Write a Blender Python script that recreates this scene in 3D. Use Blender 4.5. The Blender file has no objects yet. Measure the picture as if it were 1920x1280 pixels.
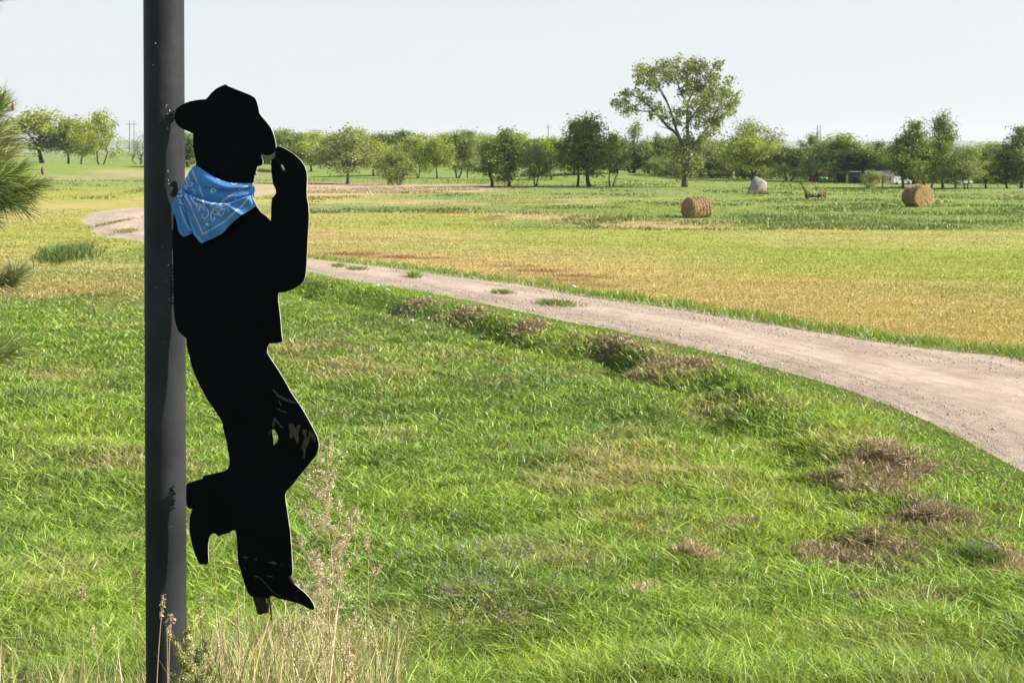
import bpy, math, random
import numpy as np
from mathutils import Vector, Matrix
R = math.radians
scn = bpy.context.scene
COL = scn.collection

# ------------------------------------------------------------------ camera
F = 2667.0          # focal length in photo pixels (50 mm on a 36 mm sensor, 1920 px wide)
CX, HY = 960.0, 285.0
CAMZ = 3.4          # eye height over the field; the viewer stands on a bank
cam_d = bpy.data.cameras.new('camera'); cam = bpy.data.objects.new('camera', cam_d); COL.objects.link(cam)
cam.location = (0, 0, CAMZ); cam.rotation_euler = (R(90), 0, 0)
cam_d.lens = 50.0; cam_d.sensor_width = 36.0
cam_d.shift_y = -(640.0 - HY) / 1920.0
cam_d.clip_start = 0.05; cam_d.clip_end = 20000
cam_d.dof.use_dof = True; cam_d.dof.focus_distance = 5.6; cam_d.dof.aperture_fstop = 14.0
scn.camera = cam
# ------------------------------------------------------------------ light
SUN_EL, SUN_FRONT = R(33), R(3)
to_sun = Vector((math.cos(SUN_EL) * math.cos(SUN_FRONT), -math.cos(SUN_EL) * math.sin(SUN_FRONT), math.sin(SUN_EL)))
w = bpy.data.worlds.new("World"); scn.world = w; w.use_nodes = True
nt = w.node_tree; nt.nodes.clear()
bg = nt.nodes.new('ShaderNodeBackground'); out = nt.nodes.new('ShaderNodeOutputWorld')
sky = nt.nodes.new('ShaderNodeTexSky'); sky.sky_type = 'NISHITA'; sky.sun_disc = False
sky.sun_elevation = SUN_EL; sky.sun_rotation = math.atan2(to_sun.x, to_sun.y)
sky.air_density = 1.0; sky.dust_density = 1.0; sky.ozone_density = 2.0; sky.altitude = 0
bg.inputs['Strength'].default_value = 0.085
hs = nt.nodes.new('ShaderNodeHueSaturation'); hs.inputs['Saturation'].default_value = 0.75   # thin high haze takes the colour out of the sky
nt.links.new(sky.outputs[0], hs.inputs['Color'])
# white summer haze that thickens toward the horizon
tcw = nt.nodes.new('ShaderNodeTexCoord'); spw = nt.nodes.new('ShaderNodeSeparateXYZ'); mrw = nt.nodes.new('ShaderNodeMapRange'); mxw = nt.nodes.new('ShaderNodeMix'); mxw.data_type = 'RGBA'
nt.links.new(tcw.outputs['Generated'], spw.inputs[0]); nt.links.new(spw.outputs['Z'], mrw.inputs['Value']); mrw.inputs['From Min'].default_value = 0.0; mrw.inputs['From Max'].default_value = 0.42
mrw.inputs['To Min'].default_value = 0.93; mrw.inputs['To Max'].default_value = 0.0; mrw.interpolation_type = 'SMOOTHSTEP'
mxw.inputs[7].default_value = (4.4, 4.62, 4.75, 1); nt.links.new(mrw.outputs[0], mxw.inputs[0]); nt.links.new(hs.outputs[0], mxw.inputs[6]); nt.links.new(mxw.outputs[2], bg.inputs[0]); nt.links.new(bg.outputs[0], out.inputs[0])
sd = bpy.data.lights.new('sun', 'SUN'); sd.energy = 5.0; sd.angle = R(0.5); sd.color = (1.0, 0.93, 0.82)
sun = bpy.data.objects.new('sun', sd); COL.objects.link(sun)
sun.rotation_euler = to_sun.to_track_quat('Z', 'Y').to_euler(); sun.location = (20, -5, 30)
scn.view_settings.view_transform = 'Standard'; scn.view_settings.look = 'None'
scn.view_settings.exposure = 1.15; scn.view_settings.gamma = 1.0
scn.render.engine = 'CYCLES'
scn.cycles.max_bounces = 6; scn.cycles.diffuse_bounces = 3; scn.cycles.transmission_bounces = 3
scn.cycles.glossy_bounces = 2; scn.cycles.use_denoising = True

rng = np.random.default_rng(7); random.seed(7)

# ------------------------------------------------------------------ helpers
def tag(o, label=None, cat=None, group=None, kind=None):
    if label: o['label'] = label
    if cat: o['category'] = cat
    if group: o['group'] = group
    if kind: o['kind'] = kind
    return o
def empty(name, loc, rz=0, **kw):
    o = bpy.data.objects.new(name, None); COL.objects.link(o); o.location = loc; o.rotation_euler = (0, 0, rz)
    o.empty_display_size = 0.2
    return tag(o, **kw)
def link(name, me, parent=None, mats=None, **kw):
    o = bpy.data.objects.new(name, me); COL.objects.link(o)
    if parent is not None: o.parent = parent
    if mats:
        for m in (mats if isinstance(mats, (list, tuple)) else [mats]): me.materials.append(m)
    return tag(o, **kw)
def np_mesh(name, V, Fc, col=None, smooth=False):
    """V (n,3); Fc (m,k) constant polygon size; col (n,3) point colours."""
    V = np.asarray(V, np.float32); Fc = np.asarray(Fc, np.int32); k = Fc.shape[1]; m = len(Fc)
    me = bpy.data.meshes.new(name)
    me.vertices.add(len(V)); me.vertices.foreach_set('co', V.ravel())
    me.loops.add(m * k); me.loops.foreach_set('vertex_index', Fc.ravel())
    me.polygons.add(m); me.polygons.foreach_set('loop_start', np.arange(m, dtype=np.int32) * k)
    me.polygons.foreach_set('loop_total', np.full(m, k, np.int32))
    if smooth: me.polygons.foreach_set('use_smooth', np.ones(m, bool))
    me.update(calc_edges=True)
    if col is not None:
        a = me.color_attributes.new('col', 'FLOAT_COLOR', 'POINT')
        c = np.ones((len(V), 4), np.float32); c[:, :3] = np.clip(col, 0, 1); a.data.foreach_set('color', c.ravel())
    return me
class MB:
    def __init__(s): s.v = []; s.f = []; s.m = []
    def add(s, vs, fs, mi=0):
        b = len(s.v); s.v += [tuple(v) for v in vs]; s.f += [tuple(i + b for i in f) for f in fs]; s.m += [mi] * len(fs)
    def box(s, c, d, rz=0, mi=0, tilt=None):
        x, y, z = d[0] / 2, d[1] / 2, d[2] / 2
        M = Matrix.Rotation(rz, 3, 'Z')
        if tilt is not None: M = M @ tilt
        vs = [M @ Vector(p) + Vector(c) for p in [(-x,-y,-z),(x,-y,-z),(x,y,-z),(-x,y,-z),(-x,-y,z),(x,-y,z),(x,y,z),(-x,y,z)]]
        s.add(vs, [(0,3,2,1),(4,5,6,7),(0,1,5,4),(1,2,6,5),(2,3,7,6),(3,0,4,7)], mi)
    def tube(s, pts, rad, n=6, mi=0, cap=True):
        pts = [Vector(p) for p in pts]; k = len(pts)
        if not hasattr(rad, '__len__'): rad = [rad] * k
        base = len(s.v); ref = None
        for i, p in enumerate(pts):
            t = (pts[min(i + 1, k - 1)] - pts[max(i - 1, 0)]).normalized()
            if ref is None: ref = t.orthogonal().normalized()
            ref = (ref - t * ref.dot(t))
            ref = ref.normalized() if ref.length > 1e-6 else t.orthogonal().normalized()
            b = t.cross(ref)
            for j in range(n):
                a = 2 * math.pi * j / n
                s.v.append(tuple(p + (ref * math.cos(a) + b * math.sin(a)) * rad[i]))
        for i in range(k - 1):
            for j in range(n):
                a = base + i * n + j; c = base + i * n + (j + 1) % n
                s.f.append((a, c, c + n, a + n)); s.m.append(mi)
        if cap:
            s.f.append(tuple(base + j for j in range(n))[::-1]); s.m.append(mi)
            s.f.append(tuple(base + (k - 1) * n + j for j in range(n))); s.m.append(mi)
    def blob(s, c, r, mi=0, seg=8, rings=5, jit=0.0):
        c = Vector(c); r = Vector(r) if hasattr(r, '__len__') else Vector((r, r, r)); vs = []
        for i in range(rings + 1):
            th = math.pi * i / rings
            for j in range(seg):
                ph = 2 * math.pi * j / seg; q = 1 + random.uniform(-jit, jit)
                vs.append(c + Vector((r.x * q * math.sin(th) * math.cos(ph), r.y * q * math.sin(th) * math.sin(ph), r.z * q * math.cos(th))))
        fs = [(i * seg + j, (i + 1) * seg + j, (i + 1) * seg + (j + 1) % seg, i * seg + (j + 1) % seg) for i in range(rings) for j in range(seg)]
        s.add(vs, fs, mi)
    def build(s, name, mats, parent=None, smooth=True, **kw):
        me = bpy.data.meshes.new(name); me.from_pydata(s.v, [], s.f); me.update()
        me.polygons.foreach_set('material_index', s.m)
        if smooth: me.polygons.foreach_set('use_smooth', [True] * len(s.f))
        return link(name, me, parent, mats, **kw)

# value noise
def _h(ix, iy, s):
    n = (ix.astype(np.int64) * 374761393 + iy.astype(np.int64) * 668265263 + s * 974711) & 0x7fffffff
    n = ((n ^ (n >> 13)) * 1274126177) & 0x7fffffff
    return ((n ^ (n >> 16)) & 0xffff) / 65535.0
def vn(x, y, s=0):
    x = np.asarray(x, float); y = np.asarray(y, float)
    ix = np.floor(x); iy = np.floor(y); fx = x - ix; fy = y - iy
    fx = fx * fx * (3 - 2 * fx); fy = fy * fy * (3 - 2 * fy)
    a = _h(ix, iy, s); b = _h(ix + 1, iy, s); c = _h(ix, iy + 1, s); d = _h(ix + 1, iy + 1, s)
    return (a * (1 - fx) + b * fx) * (1 - fy) + (c * (1 - fx) + d * fx) * fy
def fbm(x, y, s=0, o=4):
    r = 0; a = 0.5; t = 0
    for i in range(o):
        r = r + a * vn(x * 2 ** i + 17.3 * i, y * 2 ** i - 9.1 * i, s + i); t += a; a *= 0.55
    return r / t
def sstep(a, b, x):
    t = np.clip((x - a) / (b - a), 0, 1); return t * t * (3 - 2 * t)

# ------------------------------------------------------------------ terrain
_by = [-30, -5, 0, 3, 4, 5, 6, 7, 8, 9, 10, 11.5, 140]; _bz = [1.85, 1.83, 1.8, 1.6, 1.42, 1.18, .86, .52, .25, .1, .03, 0, 0]
def base_z(Y):
    z = (np.interp(Y - .4, _by, _bz) + np.interp(Y, _by, _bz) + np.interp(Y + .4, _by, _bz)) / 3
    z = z + np.clip(Y - 140, 0, 360) * 0.0075
    z = z + 17.0 * sstep(900, 2300, Y)
    return z
# world position on the flat field for a photo pixel
def W(x, y, lift=0.0):
    Yd = CAMZ * F / (y - HY); return ((x - CX) / F * Yd, Yd)
_ty = np.geomspace(11.5, 2600, 4000); _tpy = HY + (CAMZ - base_z(_ty)) / _ty * F
def G(x, y):
    """point on the ground seen at photo pixel (x, y)"""
    i = np.argmin(np.where(_ty < 700, np.abs(_tpy - y), 1e9)); Yd = _ty[i]
    return Vector(((x - CX) / F * Yd, Yd, float(height(np.array([(x - CX) / F * Yd]), np.array([Yd]))[0])))
def PX(x, y, Yd):
    return Vector(((x - CX) / F * Yd, Yd, CAMZ + (HY - y) / F * Yd))

# road edges (photo readings laid on the flat field, then world coordinates)
near_px = [(690,350),(600,353.5),(500,357),(400,371),(330,380),(270,387),(215,391),(172,399),(150,413),(160,427),(195,442),(235,450),(270,456),(345,467),(450,486),(520,500),(600,517),(756,543),(912,572),(1030,598),(1147,621),(1300,656),(1440,691),(1612,743),(1744,797),(1837,846),(1920,897)]
far_px = [(690,353),(600,358),(500,364.5),(440,380),(390,398),(352,413),(335,420),(326,424),(322,428),(324,432),(332,436),(345,440),(372,447),(410,454),(470,465),(520,475),(585,485),(717,500),(834,516),(990,535),(1069,551),(1200,569),(1300,584),(1387,597),(1575,627),(1762,652),(1920,674)]
near_w = [W(*p) for p in near_px] + [(5.35, 12.5), (5.4, 9), (5.4, 4), (5.2, -2), (4.8, -12)]
far_w = [W(*p) for p in far_px] + [(9.4, 18.5), (9.9, 13), (9.9, 6), (9.7, -2), (9.2, -12)]
def spline(P, n=12):
    P = np.array(P, float); Q = np.vstack([2 * P[0] - P[1], P, 2 * P[-1] - P[-2]]); o = []
    for i in range(1, len(Q) - 2):
        for t in np.linspace(0, 1, n, endpoint=False):
            a, b, c, d = Q[i-1], Q[i], Q[i+1], Q[i+2]
            o.append(.5 * ((2*b) + (-a + c) * t + (2*a - 5*b + 4*c - d) * t*t + (-a + 3*b - 3*c + d) * t**3))
    o.append(P[-1]); return np.array(o)
NE, FE = spline(near_w), spline(far_w)
road_poly = np.vstack([NE, FE[::-1]])
def inside(poly, x, y):
    r = np.zeros(len(x), bool); j = len(poly) - 1
    for i in range(len(poly)):
        xi, yi = poly[i]; xj, yj = poly[j]
        if yi != yj:
            c = ((yi > y) != (yj > y)) & (x < (xj - xi) * (y - yi) / (yj - yi) + xi); r ^= c
        j = i
    return r
def dist_line(L, x, y, step=3):
    L = L[::step]; d = np.full(len(x), 1e9)
    for i in range(len(L) - 1):
        a, b = L[i], L[i + 1]; ab = b - a; q = max((ab ** 2).sum(), 1e-9)
        t = np.clip(((x - a[0]) * ab[0] + (y - a[1]) * ab[1]) / q, 0, 1)
        d = np.minimum(d, np.hypot(x - a[0] - t * ab[0], y - a[1] - t * ab[1]))
    return d
near_main = NE[13 * 12:]       # the stretch from behind the pole to the right
far_main = FE[13 * 12:]
# near side of the road: everything inside this polygon
near_side = np.vstack([[(-400, -40)], [(-400, 55)], [W(0, 452)], [W(150, 450)], near_main, [(4.8, -40)]])
def height(X, Y):
    X = np.asarray(X, float); Y = np.asarray(Y, float)
    z = base_z(Y)
    sel = (Y > 2) & (Y < 75) & (np.abs(X) < 60)
    if sel.any():
        x, y = X[sel], Y[sel]
        ns = inside(near_side, x, y); d = dist_line(near_main, x, y)
        amp = sstep(0.3, 2.2, d) * np.where(ns, 1, .25)
        b = (fbm(x * .45, y * .45, 3, 4) - .5) * .34 + (fbm(x * 1.9, y * 1.9, 9, 3) - .5) * .12
        # low shoulder and rut that run beside the road
        wob = (fbm(x * .6, y * .6, 5, 3) - .5) * 1.5
        rut = -.20 * np.exp(-((d - 2.3 - wob) / .38) ** 2) * (0.35 + vn(x * .35, y * .35, 12)) + .17 * np.exp(-((d - 1.35 - wob * .6) / .5) ** 2)
        rut = np.where(ns & (y < 45), rut, 0) * (.35 + .65 * sstep(14, 20, y))
        zz = z[sel] + b * amp + rut; z = z.copy(); z[sel] = zz
    fr = Y > 138
    if fr.any():
        z = z.copy(); z[fr] += (fbm(X[fr] * .022 + 4, Y[fr] * .022, 23, 3) - .5) * 2.2 * sstep(138, 185, Y[fr])
    far = Y > 150
    if far.any():
        z = z.copy(); z[far] += (fbm(X[far] * .012, Y[far] * .012, 21, 3) - .5) * np.clip((Y[far] - 150) / 300, 0, 1) * 2.0
    return z

# ------------------------------------------------------------------ land cover
PAL = dict(
 G=(.185,.235,.06), Gd=(.06,.115,.028), Y=(.32,.30,.105), YG=(.275,.285,.072), GO=(.36,.29,.115), T=(.40,.30,.17), TP=(.42,.30,.20),
 RB=(.17,.085,.045), M=(.19,.235,.085), MD=(.10,.165,.05), S=(.30,.29,.11))
_cols = [0, 130, 270, 600, 850, 1000, 1200, 1500, 1920]
_rows = {
 0:   [(300,'M'),(335,'G'),(346,'S'),(360,'YG'),(380,'Y'),(398,'GO'),(410,'Y'),(432,'YG'),(455,'YG'),(482,'Y'),(498,'S'),(545,'GO'),(572,'M'),(640,'G')],
 130: [(300,'M'),(322,'G'),(326,'M'),(331,'T'),(336,'M'),(362,'YG'),(374,'YG'),(385,'GO'),(395,'Y'),(412,'YG'),(450,'YG'),(482,'Y'),(505,'S'),(545,'GO'),(570,'M'),(640,'G')],
 270: [(300,'M'),(318,'G'),(323,'T'),(330,'M'),(365,'YG'),(376,'GO'),(386,'YG'),(455,'YG'),(475,'G'),(490,'S'),(505,'S'),(548,'S'),(566,'YG'),(620,'G')],
 600: [(310,'M'),(330,'G'),(343,'M'),(348,'TP'),(366,'T'),(371,'YG'),(378,'Y'),(381,'T'),(384,'M'),(394,'M'),(399,'GO'),(404,'Y'),(424,'YG'),(433,'GO'),(450,'GO'),(462,'Y'),(471,'GO'),(500,'GO')],
 850: [(310,'M'),(344,'G'),(350,'TP'),(358,'TP'),(363,'G'),(375,'M'),(378.5,'T'),(382,'G'),(396,'M'),(400,'GO'),(405,'YG'),(424,'YG'),(440,'GO'),(462,'Y'),(480,'GO'),(505,'GO')],
 1000:[(310,'M'),(344,'G'),(360,'M'),(374,'G'),(377,'T'),(380,'G'),(396,'M'),(403,'S'),(412,'T'),(418,'S'),(424,'G'),(440,'YG'),(462,'Y'),(485,'GO'),(508,'GO'),(530,'GO')],
 1200:[(310,'M'),(345,'G'),(360,'M'),(373,'G'),(376,'S'),(382,'G'),(405,'G'),(418,'S'),(426,'T'),(433,'YG'),(450,'YG'),(480,'Y'),(510,'GO'),(570,'GO')],
 1500:[(310,'M'),(345,'G'),(370,'G'),(422,'M'),(429,'YG'),(435,'Y'),(445,'Y'),(470,'YG'),(510,'YG'),(540,'GO'),(620,'GO')],
 1920:[(310,'M'),(350,'M'),(390,'G'),(424,'M'),(430,'YG'),(435,'Y'),(446,'Y'),(480,'YG'),(525,'YG'),(560,'GO'),(660,'GO')]}
def far_cover(px, py):
    tab = []
    for c in _cols:
        ys = [r[0] for r in _rows[c]]; cs = np.array([PAL[r[1]] for r in _rows[c]])
        tab.append(np.stack([np.interp(py, ys, cs[:, k]) for k in range(3)], 1))
    tab = np.stack(tab); i = np.clip(np.searchsorted(_cols, px) - 1, 0, len(_cols) - 2)
    c0 = np.array(_cols)[i]; c1 = np.array(_cols)[i + 1]; t = sstep(0, 1, (px - c0) / (c1 - c0))[:, None]
    n = np.arange(len(px)); return tab[i, n] * (1 - t) + tab[i + 1, n] * t
def blobs(px, py, L):
    m = np.zeros(len(px))
    for (x, y, a, b, s) in L: m = np.maximum(m, s * np.exp(-(((px - x) / a) ** 2 + ((py - y) / b) ** 2) ** 1.5))
    return m
ALF = [(760,600,90,26,.9),(820,630,90,24,.8),(960,720,130,38,1),(620,640,70,25,.7),(690,760,80,30,.6),(1200,780,120,38,.9),(1060,870,110,30,.7),(740,860,70,28,.6),
       (930,1130,190,75,1),(700,1130,60,40,.6),(1400,700,60,20,.5),(50,760,60,30,.5),(200,990,70,30,.6),(20,1010,50,30,.8),(230,720,60,26,.5),(640,930,60,40,.5),(1090,960,60,25,.4)]
DRY = [(1130,895,150,42,.8),(730,800,50,25,.6),(640,670,110,40,.7),(1000,1060,160,30,.55),(1300,1000,120,40,.3),(1180,990,100,20,.6),(200,870,90,36,.6),(700,690,160,36,.45),(1450,700,80,16,.5),(1700,1215,120,30,.55),(1380,1100,90,22,.3),(1830,1180,60,20,.4),(1560,760,60,16,.5),(60,860,40,40,.4),(110,700,90,20,.5),(1320,760,80,14,.5)]
BRN = [(1180,655,50,7,.6),(1225,695,45,9,.7),(1290,700,50,7,.6),(1110,665,40,7,.4),(1350,715,40,6,.4),(1660,885,80,28,1),(1640,930,70,26,1),(1745,985,70,20,1),(1600,1035,100,25,1),(1400,995,45,12,.8),(1690,1120,80,14,.7),(1300,1058,42,12,.8),(1870,1060,50,30,.7),(900,600,40,7,.6),(800,578,60,6,.6),(1000,625,30,6,.7),(1070,700,30,8,.5),(640,538,60,6,.6),(1880,960,40,16,.5)]
BRT = [(1500,980,180,80,.8),(1580,850,110,50,.8),(1100,950,200,60,.5),(1500,1190,200,60,.5),(1050,1230,120,30,.8),(980,640,260,26,.4),(800,950,120,30,.5),(1300,870,200,50,.5),(300,1150,250,80,.4),(1250,600,220,30,.5),(150,820,140,40,.5)]
RED = [(640,475,90,4,1),(760,482,110,5,.9),(900,490,90,3,.8),(1000,508,70,6,.8),(1060,520,80,6,.9),(1130,528,60,7,.6),(920,408,26,4,1),(860,400,60,1.6,.7),(740,397,90,1.3,.8),(1090,415,60,2,.5),(960,497,60,3,.6)]
def land(X, Y):
    """albedo of the ground cover and masks, all functions of the place"""
    X = np.asarray(X, float); Y = np.asarray(Y, float); n = len(X)
    py = HY + (CAMZ - base_z(Y)) / np.maximum(Y, 5.0) * F; px = CX + X / np.maximum(Y, 5.0) * F
    wx = px + (fbm(X * .12, Y * .12, 31) - .5) * 60; wy = py + (fbm(X * .05 + 3, Y * .12, 33) - .5) * (np.clip((py - HY) * .14, 0, 60) + 5) + (fbm(X * .4, Y * .5, 35) - .5) * np.clip((py - HY) * .10, 2, 30)
    ns = (inside(near_side, X, Y) | ((dist_line(near_main, X, Y) < .9) & (Y < 60))) & (Y < 80)
    left = px < 290
    c = far_cover(np.clip(wx, 0, 1920), wy)
    # streaks of mowing / drying that run along the field
    u = X * .92 - Y * .39; v = X * .39 + Y * .92
    st = .6 * (fbm(u * .05, v * .45, 41, 4) - .5) + .75 * (fbm(u * .035, v * 1.4, 43, 3) - .5) * sstep(110, 60, Y) * 1.25
    c = c * (1 + st[:, None] * np.array([.42, .26, .5]))
    big = fbm(X * .05, Y * .03, 45, 3) - .5
    c = c * (1 + big[:, None] * np.array([.35, .05, .3]))
    red = blobs(px, py + (vn(X * .6, Y * .6, 61) - .5) * 10, RED) * sstep(.3, .6, fbm(u * .4, v * 1.2, 51, 3)) * (~ns)
    c = c * (1 - red[:, None]) + np.array(PAL['RB']) * red[:, None]
    # green verge on the far side of the road
    dv = dist_line(far_main, X, Y); verge = (1 - sstep(.35, .9, dv + (vn(X * 1.5, Y * 1.5, 71) - .5) * .5)) * (~ns) * (Y < 75) * (px > 200)
    c = c * (1 - verge[:, None]) + np.array(PAL['G']) * verge[:, None]
    # the near lawn
    wob = (fbm(X * .7, Y * .7, 81) - .5)
    nx, ny = px + wob * 90, py + wob * np.clip((py - HY) * .12, 4, 60)
    alf = blobs(nx, ny, ALF) * (.4 + .6 * sstep(.35, .6, fbm(X * .9, Y * .9, 83)))
    dry = np.clip(blobs(nx, ny, DRY) * sstep(.25, .5, fbm(X * 1.3, Y * 1.3, 85)) + .6 * sstep(.55, .75, fbm(X * .8, Y * .8, 87)), 0, 1)
    brn = blobs(px + wob * 30, py + wob * 16, BRN) * sstep(.25, .5, fbm(X * 3, Y * 3, 89))
    brt = np.clip(blobs(nx, ny, BRT) + .4 * (fbm(X * .35, Y * .35, 91) - .5), 0, 1)
    g = np.tile(np.array((.205,.315,.05)), (n, 1)); k = ((py > 560) | ~left) & ns
    g = g * (1 - brt[:, None]) + np.array((.31,.42,.05)) * brt[:, None]
    g = g * (1 - alf[:, None] * .7) + np.array((.062,.115,.040)) * alf[:, None] * .7
    g = g * (1 - dry[:, None] * .55) + np.array((.35,.30,.14)) * dry[:, None] * .55
    lf = 1 - sstep(260, 420, px + wob * 60); t = (1 - lf * (1 - sstep(545, 600, py + wob * 40))) * ns
    c = c * (1 - t[:, None]) + g * t[:, None]
    brn = brn * ns
    c = c * (1 - brn[:, None]) + np.array((.17,.115,.065)) * brn[:, None]
    return np.clip(c, .01, .8), dict(px=px, py=py, ns=ns, alf=alf * t, dry=dry * t, brn=brn, brt=brt * t, verge=verge, red=red, dv=dv)

# ------------------------------------------------------------------ materials
def new_mat(name):
    m = bpy.data.materials.new(name); m.use_nodes = True; t = m.node_tree; t.nodes.clear()
    o = t.nodes.new('ShaderNodeOutputMaterial'); return m, t, o
def N(t, typ, **kw):
    n = t.nodes.new(typ)
    for k, v in kw.items():
        if k.startswith('i_'):
            key = k[2:]; key = int(key) if key.isdigit() else key.replace('_', ' ')
            n.inputs[key].default_value = v
        else: setattr(n, k, v)
    return n
def noise_col(t, scale, lo, hi, detail=4, vec=None, rough=.55):
    n = N(t, 'ShaderNodeTexNoise'); n.inputs['Scale'].default_value = scale; n.inputs['Detail'].default_value = detail; n.inputs['Roughness'].default_value = rough
    if vec is not None: t.links.new(vec, n.inputs['Vector'])
    r = N(t, 'ShaderNodeMapRange'); r.inputs['From Min'].default_value = .3; r.inputs['From Max'].default_value = .7
    r.inputs['To Min'].default_value = lo; r.inputs['To Max'].default_value = hi
    t.links.new(n.outputs['Fac'], r.inputs['Value']); return r.outputs[0]
def mul(t, col, val):
    m = N(t, 'ShaderNodeVectorMath', operation='SCALE'); t.links.new(col, m.inputs[0]); t.links.new(val, m.inputs['Scale']); return m.outputs[0]
def plain(name, c, rough=.7, metal=0.0, var=.25, scale=6.0, bump=.0, c2=None, spec=.3, bscale=None):
    m, t, o = new_mat(name); p = N(t, 'ShaderNodeBsdfPrincipled'); p.inputs['Roughness'].default_value = rough; p.inputs['Metallic'].default_value = metal
    p.inputs['Specular IOR Level'].default_value = spec
    tc = N(t, 'ShaderNodeTexCoord'); f = noise_col(t, scale, 0, 1, vec=tc.outputs['Object'])
    mx = N(t, 'ShaderNodeMix', data_type='RGBA'); a = [x * (1 - var) for x in c]; b = c2 or [min(1, x * (1 + var)) for x in c]
    mx.inputs[6].default_value = (*a, 1); mx.inputs[7].default_value = (*b[:3], 1); t.links.new(f, mx.inputs[0])
    t.links.new(mx.outputs[2], p.inputs['Base Color'])
    if bump:
        bn = N(t, 'ShaderNodeTexNoise'); bn.inputs['Scale'].default_value = bscale or scale * 4; bn.inputs['Detail'].default_value = 5; t.links.new(tc.outputs['Object'], bn.inputs['Vector'])
        bp = N(t, 'ShaderNodeBump'); bp.inputs['Strength'].default_value = bump; bp.inputs['Distance'].default_value = .02
        t.links.new(bn.outputs['Fac'], bp.inputs['Height']); t.links.new(bp.outputs[0], p.inputs['Normal'])
    t.links.new(p.outputs[0], o.inputs[0]); return m
def leaf_mat(name, trans=.35, gloss=.06, tint=(1, 1, .7)):
    m, t, o = new_mat(name); a = N(t, 'ShaderNodeAttribute', attribute_name='col')
    d = N(t, 'ShaderNodeBsdfDiffuse'); tr = N(t, 'ShaderNodeBsdfTranslucent'); gl = N(t, 'ShaderNodeBsdfGlossy'); gl.inputs['Roughness'].default_value = .45
    gl.inputs['Color'].default_value = (.9, .95, .85, 1)
    vm = N(t, 'ShaderNodeVectorMath', operation='MULTIPLY'); vm.inputs[1].default_value = tint; t.links.new(a.outputs['Color'], vm.inputs[0])
    t.links.new(a.outputs['Color'], d.inputs[0]); t.links.new(vm.outputs[0], tr.inputs[0])
    m1 = N(t, 'ShaderNodeMixShader'); m1.inputs[0].default_value = trans; m2 = N(t, 'ShaderNodeMixShader'); m2.inputs[0].default_value = gloss
    t.links.new(d.outputs[0], m1.inputs[1]); t.links.new(tr.outputs[0], m1.inputs[2])
    t.links.new(m1.outputs[0], m2.inputs[1]); t.links.new(gl.outputs[0], m2.inputs[2]); t.links.new(m2.outputs[0], o.inputs[0]); return m
M_grass = leaf_mat('grass_blade', .42, .03, (1.2, 1.15, .5))
M_straw = leaf_mat('dry_straw', .25, .04, (1, 1, .9))
M_leaf = leaf_mat('tree_leaf', .40, .02, (1.1, 1.15, .5))
M_needle = leaf_mat('pine_needle', .15, .06, (1, 1, .7))
M_bark = plain('bark', (.095,.08,.065), .9, var=.4, scale=8, bump=.6)
M_barkd = plain('dark_bark', (.05,.042,.035), .9, var=.4, scale=8)
M_twig = plain('pine_twig', (.16,.09,.05), .9, var=.4, scale=30)

# ground
def ground_mat():
    m, t, o = new_mat('field_soil_and_turf'); a = N(t, 'ShaderNodeAttribute', attribute_name='col'); tc = N(t, 'ShaderNodeTexCoord')
    f1 = noise_col(t, 9, .84, 1.16, 6, tc.outputs['Object'], .7); f2 = noise_col(t, .9, .85, 1.15, 4, tc.outputs['Object'])
    mp = N(t, 'ShaderNodeMapping'); mp.inputs['Scale'].default_value = (.6, 3.2, 1); mp.inputs['Rotation'].default_value = (0, 0, .34); t.links.new(tc.outputs['Object'], mp.inputs[0])
    f3 = noise_col(t, 1.1, .86, 1.14, 5, mp.outputs[0], .65)
    c = mul(t, mul(t, mul(t, a.outputs['Color'], f1), f2), f3)
    p = N(t, 'ShaderNodeBsdfDiffuse'); t.links.new(c, p.inputs['Color'])
    bn = N(t, 'ShaderNodeTexNoise'); bn.inputs['Scale'].default_value = 14; bn.inputs['Detail'].default_value = 6; t.links.new(tc.outputs['Object'], bn.inputs['Vector'])
    bp = N(t, 'ShaderNodeBump'); bp.inputs['Strength'].default_value = .7; bp.inputs['Distance'].default_value = .06
    t.links.new(bn.outputs['Fac'], bp.inputs['Height']); t.links.new(bp.outputs[0], p.inputs['Normal'])
    t.links.new(p.outputs[0], o.inputs[0]); return m
ys = np.concatenate([np.linspace(-14, 4, 40, endpoint=False), np.geomspace(4, 150, 520, endpoint=False), np.geomspace(150, 3200, 160)])
us = np.linspace(-1, 1, 421)
YY, UU = np.meshgrid(ys, us, indexing='ij'); XX = UU * (np.abs(YY) * .62 + 14)
gx, gy = XX.ravel(), YY.ravel(); gz = height(gx, gy); gc, gm = land(gx, gy)
# bare soil shows between the blades of the long near grass
soil = np.array((.045, .055, .022)); kk = (gm['ns'] & (gm['py'] > 470)) * sstep(470, 620, gm['py']); kk = kk[:, None] * .72
gc2 = gc * (1 - kk) + soil * kk
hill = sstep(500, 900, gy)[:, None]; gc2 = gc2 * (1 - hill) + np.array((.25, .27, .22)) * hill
ny, nu = YY.shape; idx = np.arange(ny * nu).reshape(ny, nu)
gf = np.stack([idx[:-1, :-1], idx[:-1, 1:], idx[1:, 1:], idx[1:, :-1]], -1).reshape(-1, 4)
link('ground', np_mesh('ground', np.stack([gx, gy, gz], 1), gf, gc2, True), None, ground_mat(), kind='structure', label='grassy field sloping down from the bank to the far trees')

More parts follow.
